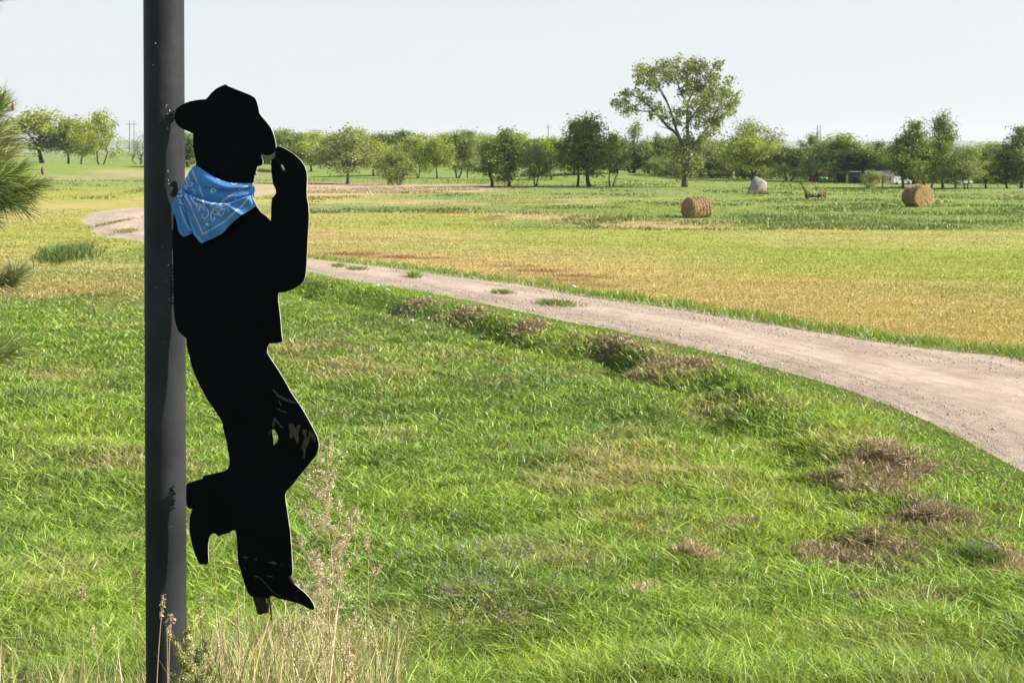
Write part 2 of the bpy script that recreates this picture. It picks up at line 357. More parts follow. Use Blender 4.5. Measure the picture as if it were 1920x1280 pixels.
# road: an 11 strip ribbon 4 mm and more above the ground, crowned a little in the middle
def road_mat():
    m, t, o = new_mat('gravel'); uv = N(t, 'ShaderNodeAttribute', attribute_name='along'); tc = N(t, 'ShaderNodeTexCoord')
    mp = N(t, 'ShaderNodeMapping'); mp.inputs['Scale'].default_value = (.35, 7, 1); t.links.new(uv.outputs['Vector'], mp.inputs[0])
    s1 = noise_col(t, 1.6, 0, 1, 6, mp.outputs[0], .65)
    base = N(t, 'ShaderNodeMix', data_type='RGBA'); base.inputs[6].default_value = (.345, .265, .205, 1); base.inputs[7].default_value = (.47, .385, .315, 1); t.links.new(s1, base.inputs[0])
    f1 = noise_col(t, 55, .72, 1.25, 5, tc.outputs['Object'], .75); f2 = noise_col(t, 3.5, .88, 1.1, 5, tc.outputs['Object']); f4 = noise_col(t, .6, .9, 1.1, 3, tc.outputs['Object'])
    # worn wheel tracks
    sp = N(t, 'ShaderNodeSeparateXYZ'); t.links.new(uv.outputs['Vector'], sp.inputs[0])
    tr = N(t, 'ShaderNodeMath', operation='MULTIPLY'); tr.inputs[1].default_value = 12.57; t.links.new(sp.outputs['Y'], tr.inputs[0])
    co = N(t, 'ShaderNodeMath', operation='COSINE'); t.links.new(tr.outputs[0], co.inputs[0])
    mr = N(t, 'ShaderNodeMapRange'); mr.inputs['From Min'].default_value = -1; mr.inputs['To Min'].default_value = .87; mr.inputs['To Max'].default_value = 1.05; t.links.new(co.outputs[0], mr.inputs[0])
    c = mul(t, mul(t, mul(t, mul(t, base.outputs[2], f1), f2), mr.outputs[0]), f4)
    p = N(t, 'ShaderNodeBsdfDiffuse'); t.links.new(c, p.inputs[0])
    bn = N(t, 'ShaderNodeTexNoise'); bn.inputs['Scale'].default_value = 45; bn.inputs['Detail'].default_value = 6; bn.inputs['Roughness'].default_value = .7; t.links.new(tc.outputs['Object'], bn.inputs['Vector'])
    vo = N(t, 'ShaderNodeTexNoise'); vo.inputs['Scale'].default_value = 2.2; vo.inputs['Detail'].default_value = 4; t.links.new(mp.outputs[0], vo.inputs['Vector'])
    bp = N(t, 'ShaderNodeBump'); bp.inputs['Strength'].default_value = .55; bp.inputs['Distance'].default_value = .03
    bp2 = N(t, 'ShaderNodeBump'); bp2.inputs['Strength'].default_value = .6; bp2.inputs['Distance'].default_value = .05
    t.links.new(vo.outputs['Fac'], bp2.inputs['Height']); t.links.new(bn.outputs['Fac'], bp.inputs['Height']); t.links.new(bp2.outputs[0], bp.inputs['Normal'])
    t.links.new(bp.outputs[0], p.inputs['Normal']); t.links.new(p.outputs[0], o.inputs[0]); return m
ns_ = 13; RV, al = [], []; Ls = 0; prev = None
seam = []
for i in range(len(NE)):
    a, b = NE[i], FE[i]
    if prev is not None: Ls += np.linalg.norm((a + b) / 2 - prev)
    prev = (a + b) / 2
    for j in range(ns_):
        t = j / (ns_ - 1); p = a * (1 - t) + b * t
        RV.append((p[0], p[1])); al.append((Ls, t, 0))
RV = np.array(RV); al = np.array(al, np.float32)
# ragged edges
nrm = (fbm(RV[:, 0] * 1.6, RV[:, 1] * 1.6, 101, 4) - .5) * .8
e0 = np.arange(0, len(RV), ns_); e1 = e0 + ns_ - 1
d = RV[e1] - RV[e0]; d /= np.maximum(np.linalg.norm(d, axis=1), .3)[:, None]
RV[e0] += d * nrm[e0][:, None]; RV[e1] += d * nrm[e1][:, None]
rz = height(RV[:, 0], RV[:, 1]); tt = al[:, 1]
rz = base_z(RV[:, 1]) + .012 + .05 * np.sin(np.pi * tt) * sstep(140, 60, RV[:, 1]); 
rz[e0] -= .03; rz[e1] -= .03
ri = np.arange(len(RV)).reshape(-1, ns_); rf = np.stack([ri[:-1, :-1], ri[:-1, 1:], ri[1:, 1:], ri[1:, :-1]], -1).reshape(-1, 4)
rme = np_mesh('gravel_road', np.column_stack([RV, rz]), rf, None, True)
aa = rme.attributes.new('along', 'FLOAT_VECTOR', 'POINT'); aa.data.foreach_set('vector', al.ravel())
link('gravel_road', rme, None, road_mat(), kind='structure', label='pale gravel drive curving back and looping left behind the pole')

# loose stones on the near stretch
def ico():
    p = (1 + 5 ** .5) / 2
    v = np.array([(-1,p,0),(1,p,0),(-1,-p,0),(1,-p,0),(0,-1,p),(0,1,p),(0,-1,-p),(0,1,-p),(p,0,-1),(p,0,1),(-p,0,-1),(-p,0,1)], float); v /= np.linalg.norm(v[0])
    f = [(0,11,5),(0,5,1),(0,1,7),(0,7,10),(0,10,11),(1,5,9),(5,11,4),(11,10,2),(10,7,6),(7,1,8),(3,9,4),(3,4,2),(3,2,6),(3,6,8),(3,8,9),(4,9,5),(2,4,11),(6,2,10),(8,6,7),(9,8,1)]
    return v, np.array(f)
iv, iff = ico()
def stones(n, pts, r, col):
    V = iv[None] * r[:, None, None] * rng.uniform(.6, 1.3, (n, 1, 3)) * rng.uniform(.75, 1.2, (n, 12, 1)); V[:, :, 2] *= .7
    V += pts[:, None, :]; Fc = iff[None] + (np.arange(n) * 12)[:, None, None]
    return V.reshape(-1, 3), Fc.reshape(-1, 3), np.repeat(col, 12, 0)
n = 9000; k = rng.integers(0, len(NE), n * 3); ok = []
k = rng.integers(24 * 12 - 90, len(NE) - 24, n * 2); tt = rng.beta(1.1, 1.1, n * 2) * .96 + .02
tt = np.where(rng.random(n * 2) < .45, np.where(rng.random(n * 2) < .5, rng.beta(1, 12, n * 2), 1 - rng.beta(1, 9, n * 2)), tt)
P = NE[k] * (1 - tt)[:, None] + FE[k] * tt[:, None] + rng.normal(0, .3, (n * 2, 2)); keep = inside(road_poly, P[:, 0], P[:, 1]) & (P[:, 1] > 9) & (P[:, 1] < 42); P = P[keep]; n = len(P)
r = np.clip(rng.lognormal(math.log(.0075), .45, n), .004, .03) * np.clip(P[:, 1] / 22, .7, 1.25)
sc = np.array((.45, .37, .30)) * rng.uniform(.65, 1.2, (n, 1)) * rng.uniform(.93, 1.07, (n, 3))
V, Fc, c = stones(n, np.column_stack([P, np.full(n, .055)]), r, sc)
link('loose_gravel', np_mesh('loose_gravel', V, Fc, c), None, leaf_mat('stone_chips', 0.0, .03), kind='stuff', label='loose gravel stones scattered over the near stretch of the drive')

# ------------------------------------------------------------------ grass
def blades(x, y, z, h, w, lean_az, lean, bend, c0, c1, seg=2):
    n = len(x); wa = rng.uniform(0, 2 * np.pi, n); wx, wy = np.cos(wa) * w * .5, np.sin(wa) * w * .5
    dx, dy = np.cos(lean_az), np.sin(lean_az)
    lv = [0, .55, 1] if seg == 2 else [0, .38, .75, 1]; ww = [1, .8, 0] if seg == 2 else [.8, 1, .6, 0]
    Vs, Cs = [], []
    for t, q in zip(lv, ww):
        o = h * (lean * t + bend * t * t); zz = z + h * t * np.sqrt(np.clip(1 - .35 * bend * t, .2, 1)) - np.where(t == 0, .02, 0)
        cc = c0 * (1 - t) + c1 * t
        if q > 0:
            Vs += [np.stack([x + dx * o - wx * q, y + dy * o - wy * q, zz], 1), np.stack([x + dx * o + wx * q, y + dy * o + wy * q, zz], 1)]; Cs += [cc, cc]
        else: Vs.append(np.stack([x + dx * o, y + dy * o, zz], 1)); Cs.append(cc)
    k = len(Vs); V = np.stack(Vs, 1).reshape(-1, 3); C = np.stack(Cs, 1).reshape(-1, 3); b = (np.arange(n) * k)[:, None]
    tri = [(0, 1, 3), (0, 3, 2), (2, 3, 4)] if seg == 2 else [(0, 1, 3), (0, 3, 2), (2, 3, 5), (2, 5, 4), (4, 5, 6)]
    Fc = (b[:, :, None] + np.array(tri)[None]).reshape(-1, 3)
    return V, Fc, C
class Acc:
    def __init__(s): s.V, s.F, s.C, s.n = [], [], [], 0
    def add(s, V, Fc, C): s.V.append(V); s.F.append(Fc + s.n); s.C.append(C); s.n += len(V)
    def mesh(s, name): return np_mesh(name, np.vstack(s.V), np.vstack(s.F), np.vstack(s.C))
def scatter(n, x0, x1, y0, y1, power=1.0):
    """roots spread evenly as seen from the bank, i.e. thinner with distance"""
    py = y0 + (y1 - y0) * rng.random(n) ** power; px = rng.uniform(x0, x1, n)
    Yd = CAMZ * F / (py - HY); return (px - CX) / F * Yd, Yd
def jit(c, a=.18, b=.06):
    n = len(c); return c * rng.lognormal(0, a, (n, 1)) * (1 + rng.normal(0, b, (n, 3)))
on_road = lambda x, y, j=.16: inside(road_poly, x + rng.normal(0, j, len(x)), y + rng.normal(0, j * 2, len(x)))
# near lawn
near = Acc()
X, Y = scatter(430000, -220, 2140, 512, 1330)
c, m = land(X, Y); k = m['ns'] & (Y > 7.6) & ~on_road(X, Y, .17) & (m['brn'] < rng.uniform(.45, 1.5, len(X)))
X, Y, c = X[k], Y[k], c[k]; m = {a: b[k] for a, b in m.items()}
z = height(X, Y); dn = dist_line(near_main, X, Y)
hh = (.04 + .065 * rng.beta(1.6, 3, len(X)) + .05 * m['brt'] * rng.random(len(X)) + .03 * m['dry']) * (.75 + .6 * fbm(X * 1.1, Y * 1.1, 111)) * (.45 + .55 * sstep(.1, 1.4, dn))
ww = np.clip(Y / 1422 * 1.1, .008, .1) * rng.uniform(.5, 1.4, len(X))
az = rng.uniform(0, 6.28, len(X)); lean = rng.uniform(.1, 1.3, len(X)); bend = rng.uniform(0, 1.5, len(X))
cc = jit(c, .42, .07); isd = rng.random(len(X)) < (.06 + .45 * m['dry']); cc[isd] = jit(np.tile(np.array((.42,.35,.18)), (isd.sum(), 1)))
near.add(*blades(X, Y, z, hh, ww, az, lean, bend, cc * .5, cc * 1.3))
# long arching blades
X, Y = scatter(75000, -220, 2140, 540, 1330, .8)
c, m = land(X, Y); pick = rng.random(len(X)) < np.clip(.22 + 1.1 * sstep(.45, .7, fbm(X * 1.6, Y * 1.6, 121)) - .8 * m['brn'], 0, 1)
k = m['ns'] & (Y > 7.6) & ~on_road(X, Y) & pick & (dist_line(near_main, X, Y) > .5)
X, Y, c = X[k], Y[k], c[k]; m = {a: b[k] for a, b in m.items()}
n = len(X); z = height(X, Y); hh = rng.uniform(.07, .155, n) * (.7 + .5 * vn(X * .7, Y * .7, 5)); ww = np.clip(Y / 1422 * 1.15, .010, .1) * rng.uniform(.6, 1.3, n)
clump = vn(X * 1.2, Y * 1.2, 123) * 6.28; az = clump + rng.normal(0, 2.2, n)
cc = jit(c * .5 + np.array((.38,.52,.10)) * .5, .32, .05)
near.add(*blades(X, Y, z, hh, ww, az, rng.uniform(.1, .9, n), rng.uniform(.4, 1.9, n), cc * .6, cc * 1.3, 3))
link('lawn_grass', near.mesh('lawn_grass'), None, M_grass, kind='stuff', label='long green grass covering the ground between the bank and the drive')
# leafy alfalfa patches: many leaflets at all heights, and purple flower heads
X, Y = scatter(150000, -150, 2100, 560, 1320)
c, m = land(X, Y); k = m['ns'] & (Y > 7.8) & (rng.random(len(X)) < m['alf'] * 1.15); X, Y = X[k], Y[k]; n = len(X)
z = height(X, Y) + rng.uniform(.05, 1, n) ** .7 * .26 * (.5 + vn(X * 2, Y * 2, 7)); s = np.clip(Y / 1422 * .9, .008, .1) * rng.uniform(.7, 1.3, n)
def leaves(P, s, cols, flat=.0, aspect=.55):
    n = len(P); a = rng.normal(0, 1, (n, 3)); a[:, 2] *= (1 - flat); a /= np.linalg.norm(a, axis=1)[:, None]
    b = rng.normal(0, 1, (n, 3)); b -= a * (a * b).sum(1)[:, None]; b /= np.linalg.norm(b, axis=1)[:, None]
    s = s[:, None]; V = np.stack([P - a * s, P + b * s * aspect, P + a * s, P - b * s * aspect], 1).reshape(-1, 3)
    Fc = np.arange(n * 4).reshape(-1, 4); return V, Fc, np.repeat(cols, 4, 0)
cc = jit(np.tile(np.array((.10,.175,.06)), (n, 1)), .3, .08)
V, Fc, C = leaves(np.stack([X, Y, z], 1), s * 1.0, cc)
link('alfalfa_leaves', np_mesh('alfalfa_leaves', V, Fc, C), None, M_grass, kind='stuff', label='dark leafy alfalfa patches growing through the near grass')
ff = Acc()
fl = [(rng.normal(940, 110), rng.normal(1135, 40)) for _ in range(70)] + [(rng.uniform(600, 1100), rng.uniform(660, 800)) for _ in range(26)] + [(rng.uniform(640, 1000), rng.uniform(850, 1150)) for _ in range(22)] + [(rng.normal(1845, 18), rng.normal(1060, 12)) for _ in range(9)] + [(rng.uniform(0, 260), rng.uniform(700, 1200)) for _ in range(10)]
P = []
for (a, b) in fl:
    x, y = W(a, b + 18); q = np.array([x, y, height(np.array([x]), np.array([y]))[0] + rng.uniform(.2, .34)])
    P.append(q + rng.normal(0, .007, (6, 3)))
P = np.vstack(P); V, Fc, C = leaves(P, np.full(len(P), .0075), jit(np.tile(np.array((.30,.20,.42)), (len(P), 1)), .3), 0, .7)
link('alfalfa_flowers', np_mesh('alfalfa_flowers', V, Fc, C), None, M_straw, kind='stuff', label='small purple alfalfa flower heads dotted through the near grass')
# field beyond the road, verge, and the left slope
fieldg = Acc()
X, Y = scatter(330000, -260, 2180, 392, 700, .85)
c, m = land(X, Y); far_v = (m['verge'] > .35)
k = ((~m['ns']) | (m['py'] < 560)) & ~on_road(X, Y, .15); X, Y, c = X[k], Y[k], c[k]; m = {a: b[k] for a, b in m.items()}
n = len(X); z = height(X, Y); v = m['verge'] > .3
hh = np.where(v, rng.uniform(.08, .2, n), rng.uniform(.02, .055, n) * (1 + .6 * (m['ns'] | (m['py'] < 430)))); ww = Y / 1422 * rng.uniform(.6, 1.15, n)
cc = jit(c, .08, .03); cc[v] = cc[v] * np.array((1.05, 1.15, 1))
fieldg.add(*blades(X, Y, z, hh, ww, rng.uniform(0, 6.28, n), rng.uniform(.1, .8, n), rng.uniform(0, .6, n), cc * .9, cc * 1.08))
# grassy tufts on the road margins and on the drive
link('field_grass', fieldg.mesh('field_grass'), None, M_grass, kind='stuff', label='mown yellow and green field grass beyond and along the drive')
mead = Acc()
X, Y = scatter(120000, -200, 2120, 336, 436)
c, m = land(X, Y); tus = fbm(X * .22, Y * .22, 131, 4); k = (rng.random(len(X)) < np.clip(sstep(.45, .62, tus) + .25, 0, 1)) & ((m['px'] > 560) & (m['py'] < 432) | (m['py'] < 375)) & ~on_road(X, Y, .2) & (c[:, 0] < .34)
k &= (m['py'] < 400) | (m['px'] > 980)
X, Y, c, tus = X[k], Y[k], c[k], tus[k]; n = len(X); z = height(X, Y)
dk = sstep(.52, .66, tus)[:, None] * .55; cc = jit(c * (1 - dk) + np.array((.055,.11,.03)) * dk, .2, .06)
mead.add(*blades(X, Y, z, rng.uniform(.04, .13, n) * (.6 + 1.1 * sstep(.5, .7, tus)), Y / 1422 * rng.uniform(.8, 1.5, n), rng.uniform(0, 6.28, n), rng.uniform(.1, .5, n), rng.uniform(0, .5, n), cc * .82, cc * 1.0))
link('meadow_grass', mead.mesh('meadow_grass'), None, M_grass, kind='stuff', label='tussocky green meadow grass around the bales and far trees')
# tan reeds by the far end of the drive
X = rng.uniform(-21, -3, 16000); Y = rng.uniform(117, 134, 16000); c, m = land(X, Y)
k = (m['py'] > 343 + np.abs(m['px'] - 700) * .004) & (m['py'] < 364 - np.clip(m['px'] - 650, 0, 999) * .03) & ~on_road(X, Y, .3); X, Y = X[k], Y[k]; n = len(X)
cc = jit(np.tile(np.array((.37,.31,.18)), (n, 1)), .2); reed = Acc(); reed.add(*blades(X, Y, height(X, Y), rng.uniform(.05, .2, n), rng.uniform(.05, .1, n), rng.uniform(0, 6.28, n), rng.uniform(0, .6, n), rng.uniform(0, .3, n), cc * .8, cc * 1.1))
link('dry_reeds', reed.mesh('dry_reeds'), None, M_straw, kind='stuff', label='band of dry tan reeds in front of the far trees')

# blades on the bank in front of the viewer
bank = Acc(); n = 60000; Y = 3.5 + 6.5 * rng.random(n); X = rng.uniform(-1, 1, n) * (Y * .42 + .6); c, m = land(X, np.full(n, 9.3)); c = jit(c * .7 + np.array((.25, .24, .09)) * .3, .25)
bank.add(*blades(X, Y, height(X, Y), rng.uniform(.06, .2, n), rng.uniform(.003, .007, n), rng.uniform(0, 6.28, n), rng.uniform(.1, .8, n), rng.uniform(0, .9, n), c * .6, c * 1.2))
link('bank_grass', bank.mesh('bank_grass'), None, M_grass, kind='stuff', label='shorter grass on the bank at the foot of the pole')

# ------------------------------------------------------------------ pole
M_pole = plain('black_paint', (.026,.027,.030), .5, var=.3, scale=4, bump=.25, spec=.10, bscale=9)
YP = 4.86; R_P = .0683
pc0 = PX(307, 0, YP); pc1 = PX(312, 1280, YP)
ax = (pc1 - pc0); bot = pc0 + ax * ((pc0.z - .9) / (pc0.z - pc1.z)); topp = pc0 - ax * (3.0 / (pc0.z - pc1.z))
mb = MB(); nseg = 40
mb.tube([bot + (topp - bot) * (i / nseg) for i in range(nseg + 1)], R_P, 64)
root = empty('steel_pole', bot, label='black painted round steel pole rising out of the frame', cat='pole')
o = mb.build('shaft', M_pole, root); o.location = -bot
M_white = plain('paint_fleck', (.4,.4,.4), .6)
def on_pole(x, y, out=.0008):
    c = pc0 + ax * (y / 1280.0); sx = ((x - CX) / F * (YP - .05)) - c.x * (YP - .05) / YP
    s = max(-.98, min(.98, sx / R_P)); return Vector((c.x + R_P * s, c.y - (R_P + out) * math.sqrt(1 - s * s) , CAMZ + (HY - y) / F * (YP - .05)))
for (x, y, r) in [(301,82,.0022),(296,123,.0018),(321,198,.002),(326,208,.0035),(323,214,.002),(320,201,.0015),(323,241,.0018),(323,321,.0025),(324,338,.0022),(325,345,.0022),(314,462,.0015),(301,538,.0015),(324,496,.0025),(320,525,.0015),(326,560,.0018),(318,640,.0012),(299,760,.001),(330,985,.0012)]:
    mb = MB(); mb.blob(on_pole(x, y), (r * .8, r * .4, r), seg=6, rings=4, jit=.3)
    o = mb.build('paint_fleck', M_white, root); o.location = -bot
# ------------------------------------------------------------------ cowboy cut-out
BETA = math.tan(R(10)); XW = (325 - CX) / F * 4.80
def PL(x, y, off=0.0):
    """photo pixel onto the plane of the steel plate; off = distance in front of it"""
    u = (x - CX) / F; Yd = (4.80 + XW * BETA) / (1 + BETA * u); p = PX(x, y, Yd)
    return p + Vector((-BETA, -1, 0)).normalized() * off
c1 = lambda P: [(240 + a / 3.2, 130 + b / 3.2) for a, b in P]
c2 = lambda P: [(240 + a / 3.2, 480 + b / 3.2) for a, b in P]
c3 = lambda P: [(240 + a / 2.844, 830 + b / 2.844) for a, b in P]
outl = c1([(283,262),(290,240),(320,217),(345,204),(370,195),(410,186),(450,182),(465,182),(480,170),(500,145),(530,118),(565,100),(578,96),(585,91),(592,96),(605,104),(640,118),(700,142),(740,158),(762,172),(770,186),(777,205),(784,235),(788,262),(800,280),(815,298),(838,325),(858,352),(872,385),(882,420),(888,450),(889,475),(880,497),(862,512),(840,517),(815,512),(803,510),(798,516),(803,532),(811,552),(808,568),(798,577),(780,580),(772,588),(774,602),(768,612),(768,625),(774,633),(758,634),(756,642),(762,650),(756,660),(756,674),(748,683),(742,720),(748,770),(775,825),(800,860),(830,882),(850,905),(858,915),(860,880),(860,850),(862,800),(866,775),(880,758),(890,742),(888,720),(873,690),(866,650),(862,610),(860,570),(864,545),(875,533),(885,525),(885,510),(886,490),(893,470),(905,463),(930,470),(960,486),(1000,512),(1040,550),(1060,580),(1073,620),(1075,660),(1072,720),(1074,775),(1082,810),(1086,870),(1084,940),(1078,1020),(1075,1100)]) \
 + c2([(1071,60),(1066,110),(1058,145),(1035,170),(990,198),(945,214),(903,218),(900,235),(902,270),(910,330),(917,400),(922,470),(928,505),(925,513),(900,520),(850,523),(845,530),(835,550),(836,580),(860,620),(900,680),(940,745),(975,810),(1000,850),(1040,905),(1080,975),(1110,1030),(1135,1080),(1145,1120)]) \
 + c3([(1018,24),(1010,55),(1000,70),(960,120),(910,180),(880,220),(845,258),(838,275),(840,300),(852,380),(865,470),(872,560),(876,640),(878,690),(872,705),(860,712),(880,745),(910,770),(940,795),(970,825),(990,860),(995,880),(985,888),(960,880),(930,862),(900,850),(850,838),(800,825),(770,812),(762,815),(755,822),(700,820),(655,815),(640,795),(625,755),(612,710),(600,670),(590,645),(586,600),(583,520),(578,475),(570,463),(558,465),(540,478),(500,488),(480,496),(470,482),(455,480),(440,490),(432,510),(428,545),(428,590),(430,620),(428,640),(420,644),(385,645),(378,635),(360,595),(345,550),(335,500),(328,450),(330,400),(338,370),(345,350),(322,346),(313,330),(312,270),(312,225),(320,215),(350,205),(400,190),(405,175),(430,170),(470,162),(510,152),(530,140),(542,120),(543,90),(538,50)]) \
 + c2([(598,1150),(598,1130),(585,1080),(573,1030),(570,1000),(555,970),(520,920),(480,865),(440,790),(410,730),(385,660),(370,600),(355,540),(350,490),(330,475),(305,450),(290,410),(280,360),(276,300),(276,200),(274,100),(272,10)]) \
 + c1([(271,1100),(272,1000),(273,900),(282,830),(300,780),(345,720),(385,640),(405,590),(412,560),(405,530),(398,500),(392,460),(393,420),(392,385),(370,376),(340,362),(310,345),(290,325),(282,300)])
hole1 = c1([(916,572),(924,567),(934,580),(943,600),(940,611),(930,606),(922,592)])
hole2 = c2([(862,1042),(870,1037),(880,1040),(892,1055),(903,1080),(903,1100),(893,1120),(880,1132),(874,1130),(874,1105),(868,1070)])
O0 = PL(325, 700); XD = Vector((1, -BETA, 0)).normalized(); ND = Vector((-BETA, -1, 0)).normalized()
def plate_mesh(name, loops, thick, off=0.0, bevel=.0007):
    cu = bpy.data.curves.new(name + '_outline', 'CURVE'); cu.dimensions = '2D'; cu.fill_mode = 'BOTH'; cu.extrude = thick / 2; cu.bevel_depth = bevel; cu.bevel_resolution = 1
    for L in loops:
        sp = cu.splines.new('POLY'); sp.points.add(len(L) - 1); sp.use_cyclic_u = True
        for i, (x, y) in enumerate(L):
            d = PL(x, y) - O0; sp.points[i].co = (d.dot(XD), d.z, 0, 1)
    ob = bpy.data.objects.new('tmp_outline', cu); COL.objects.link(ob); dg = bpy.context.evaluated_depsgraph_get()
    me = bpy.data.meshes.new_from_object(ob.evaluated_get(dg)); bpy.data.objects.remove(ob); bpy.data.curves.remove(cu)
    # local x -> along the plate, y -> up, z -> out of its face
    M = Matrix(((XD.x, 0, ND.x, 0), (XD.y, 0, ND.y, 0), (0, 1, 0, 0), (0, 0, 0, 1)))
    me.transform(Matrix.Translation(ND * (off)) @ M); me.materials.clear(); me.name = name
    return me
M_plate = plain('flat_black_paint', (.0035,.0042,.005), .65, var=.3, scale=8, bump=.1, spec=.05)
M_rust = plain('rusty_scratch', (.055,.042,.032), .8, var=.4, scale=60)
M_rustd = plain('dark_rust', (.018,.009,.007), .75, var=.4, scale=50, bump=.3)
M_edge = plain('painted_edge_light', (.30,.29,.27), .6, metal=.0, var=.3, scale=40)
croot = empty('cowboy_silhouette', O0, label='flat black steel cut-out of a leaning cowboy tipping his hat', cat='metal sculpture')
pm = plate_mesh('plate', [outl, hole1, hole2], .004)
pl = link('plate', pm, croot, [M_plate, M_edge])
# sunlight painted as a pale colour, on right-facing narrow side faces only
for p in pm.polygons:
    nrm_ = p.normal
    p.material_index = 1 if (abs(nrm_.dot(ND)) < .5 and (nrm_.x > .15)) else 0
# scratches
def poly_me(L): return L
scr = [c2([(868,798),(880,800),(905,830),(950,850),(1000,872),(1012,884),(985,880),(935,862),(895,838)]),
       c2([(905,860),(914,872),(930,902),(920,898),(908,878)]),
       c2([(885,905),(915,918),(965,938),(940,938),(905,922)]),
       c2([(880,960),(890,975),(934,1028),(920,1026),(900,1000),(884,990),(874,1030),(868,1010)]),
       c2([(858,1040),(852,1070),(838,1100),(832,1118),(846,1080),(848,1050)]),
       c2([(970,998),(985,1012),(992,1000),(1005,1030),(1020,1012),(1040,1008),(1032,1040),(1022,1060),(1030,1090),(1018,1130),(1008,1100),(992,1080),(980,1096),(968,1075),(978,1050),(968,1030)]),
       c2([(1050,1035),(1075,1040),(1072,1075),(1082,1090),(1090,1040),(1120,1070),(1128,1108),(1120,1118),(1105,1090),(1098,1070),(1088,1120),(1070,1150),(1062,1215),(1052,1200),(1056,1160),(1040,1150),(1052,1120),(1062,1080),(1048,1060)]),
       c3([(612,604),(625,600),(645,608),(635,614),(618,612)]), c3([(676,614),(690,612),(690,622),(682,622)]), c3([(748,630),(765,632),(778,626),(798,640),(785,646),(765,640),(752,636)]),
       c3([(818,642),(828,642),(828,647)]), c3([(856,648),(872,650),(870,656)]), c3([(620,658),(628,664),(626,672)]), c3([(672,702),(700,708),(690,716),(676,710)]), c3([(735,704),(775,708),(775,714),(745,710)]),
       c3([(700,712),(703,710),(745,755),(775,790),(820,815),(815,816),(770,790),(742,758)]), c3([(862,712),(870,708),(882,735),(897,758),(890,756),(876,742)]), c3([(895,820),(897,819),(915,850),(913,850)])]
for i, L in enumerate(scr):
    mb = MB()
    b = [PL(x, y, .0042) for x, y in L]; f = [PL(x, y, .0045) for x, y in L]; k = len(L)
    mb.add(b + f, [tuple(range(k, 2 * k))[::-1]] + [(j, (j + 1) % k, k + (j + 1) % k, k + j) for j in range(k)])
    o = mb.build('scratch', M_rust, croot, smooth=False); o.location = -O0
# thin slit between the thumb and the hand
mb = MB(); sl = [PL(240 + a / 3.2, 130 + b / 3.2, .0044) for a, b in [(886,512),(893,530),(903,548),(917,570)]]
mb.tube(sl, .0006, 4); o = mb.build('cut_slit', M_rust, croot); o.location = -O0
# heel bracket
he = c3([(660,812),(745,812),(745,905),(722,910),(702,918),(690,915)]); hs = c3([(730,830),(740,832),(742,855),(736,858),(731,848)])
link('heel', plate_mesh('heel', [he, hs], .005, -.007), croot, M_rustd, label='rusty brown heel plate with a slot')
mb = MB(); q = c3([(749,822),(753,860),(758,905),(758,948)]); mb.tube([PL(x, y, -.009) for x, y in q], [.0035,.0033,.003,.0022], 8); o = mb.build('spur_rod', M_rustd, croot); o.location = -O0
# welds
for (x, ya, yb, nb) in [(325, 207, 229, 4), (322.5, 496, 572, 11), (326.5, 908, 954, 7)]:
    mb = MB()
    for i in range(nb):
        y = ya + (yb - ya) * (i + .5) / nb; r = .0055 * random.uniform(.7, 1.25)
        mb.blob(PL(x + random.uniform(-1.2, 1.2), y, -.001 if x < 326 else -.0005), (r * 1.1, r, r * random.uniform(.7, 1)), seg=8, rings=6, jit=.2)
    o = mb.build('weld_bead', M_pole, croot); o.location = -O0

# ------------------------------------------------------------------ bandana
B4 = lambda x, y, off: PL(310 + x / 7.11, 290 + y / 7.11, off)
def resamp(P, n):
    P = np.array(P, float); d = np.r_[0, np.cumsum(np.hypot(*np.diff(P, axis=0).T))]; t = np.linspace(0, d[-1], n)
    return np.stack([np.interp(t, d, P[:, 0]), np.interp(t, d, P[:, 1])], 1)
def smooth_c(P, n): return resamp(spline(P, 8), n)
def coons(top, bot, left, right, nu, nv):
    T, Bt, L, Rr = smooth_c(top, nu), smooth_c(bot, nu), smooth_c(left, nv), smooth_c(right, nv)
    u = np.linspace(0, 1, nu)[None, :, None]; v = np.linspace(0, 1, nv)[:, None, None]
    S = (1 - v) * T[None] + v * Bt[None] + (1 - u) * L[:, None] + u * Rr[:, None] - ((1 - u) * (1 - v) * T[0] + u * (1 - v) * T[-1] + (1 - u) * v * Bt[0] + u * v * Bt[-1])
    return S, np.broadcast_to(u[..., 0], (nv, nu)), np.broadcast_to(v[..., 0], (nv, nu))
# printed white pattern, as strokes in cloth coordinates
strokes = []   # (polyline, half width)
def chain(P, sp=19, r=8):
    L = resamp(P, max(2, int(np.hypot(*np.diff(np.array(P, float), axis=0).T).sum() / sp)))
    for i, (x, y) in enumerate(L):
        d = (L[min(i + 1, len(L) - 1)] - L[max(i - 1, 0)]); d /= np.linalg.norm(d) + 1e-6; nn = np.array((-d[1], d[0])) * (1 if i % 2 else -1)
        c = np.array((x, y)) + nn * 2; a = np.linspace(0, 2 * np.pi, 9); strokes.append((np.stack([c[0] + r * .8 * np.cos(a), c[1] + r * .9 * np.sin(a)], 1), 2.4))
        strokes.append((np.array([c + d * r * .8 - nn * r, c + d * r * .8 + nn * r * 1.5]), 2.0))
chC = [[(378,178),(460,340),(548,550)], [(795,622),(900,555),(1000,480),(1135,405)]]
chB = [[(325,530),(400,650),(440,770),(490,900),(545,1050)], [(560,1050),(700,970),(850,880),(950,790),(1060,690),(1150,580)]]
chA = [[(222,695),(270,830),(310,920),(352,1000)]]
def arc(P, wd=5): strokes.append((spline(P, 6), wd))
def ring(x, y, r, wd=5): a = np.linspace(0, 2 * np.pi, 14); strokes.append((np.stack([x + r * 1.15 * np.cos(a), y + r * .8 * np.sin(a)], 1), wd))
def dot(x, y, r): strokes.append((np.array([(x - 2, y), (x + 2, y)], float), r))
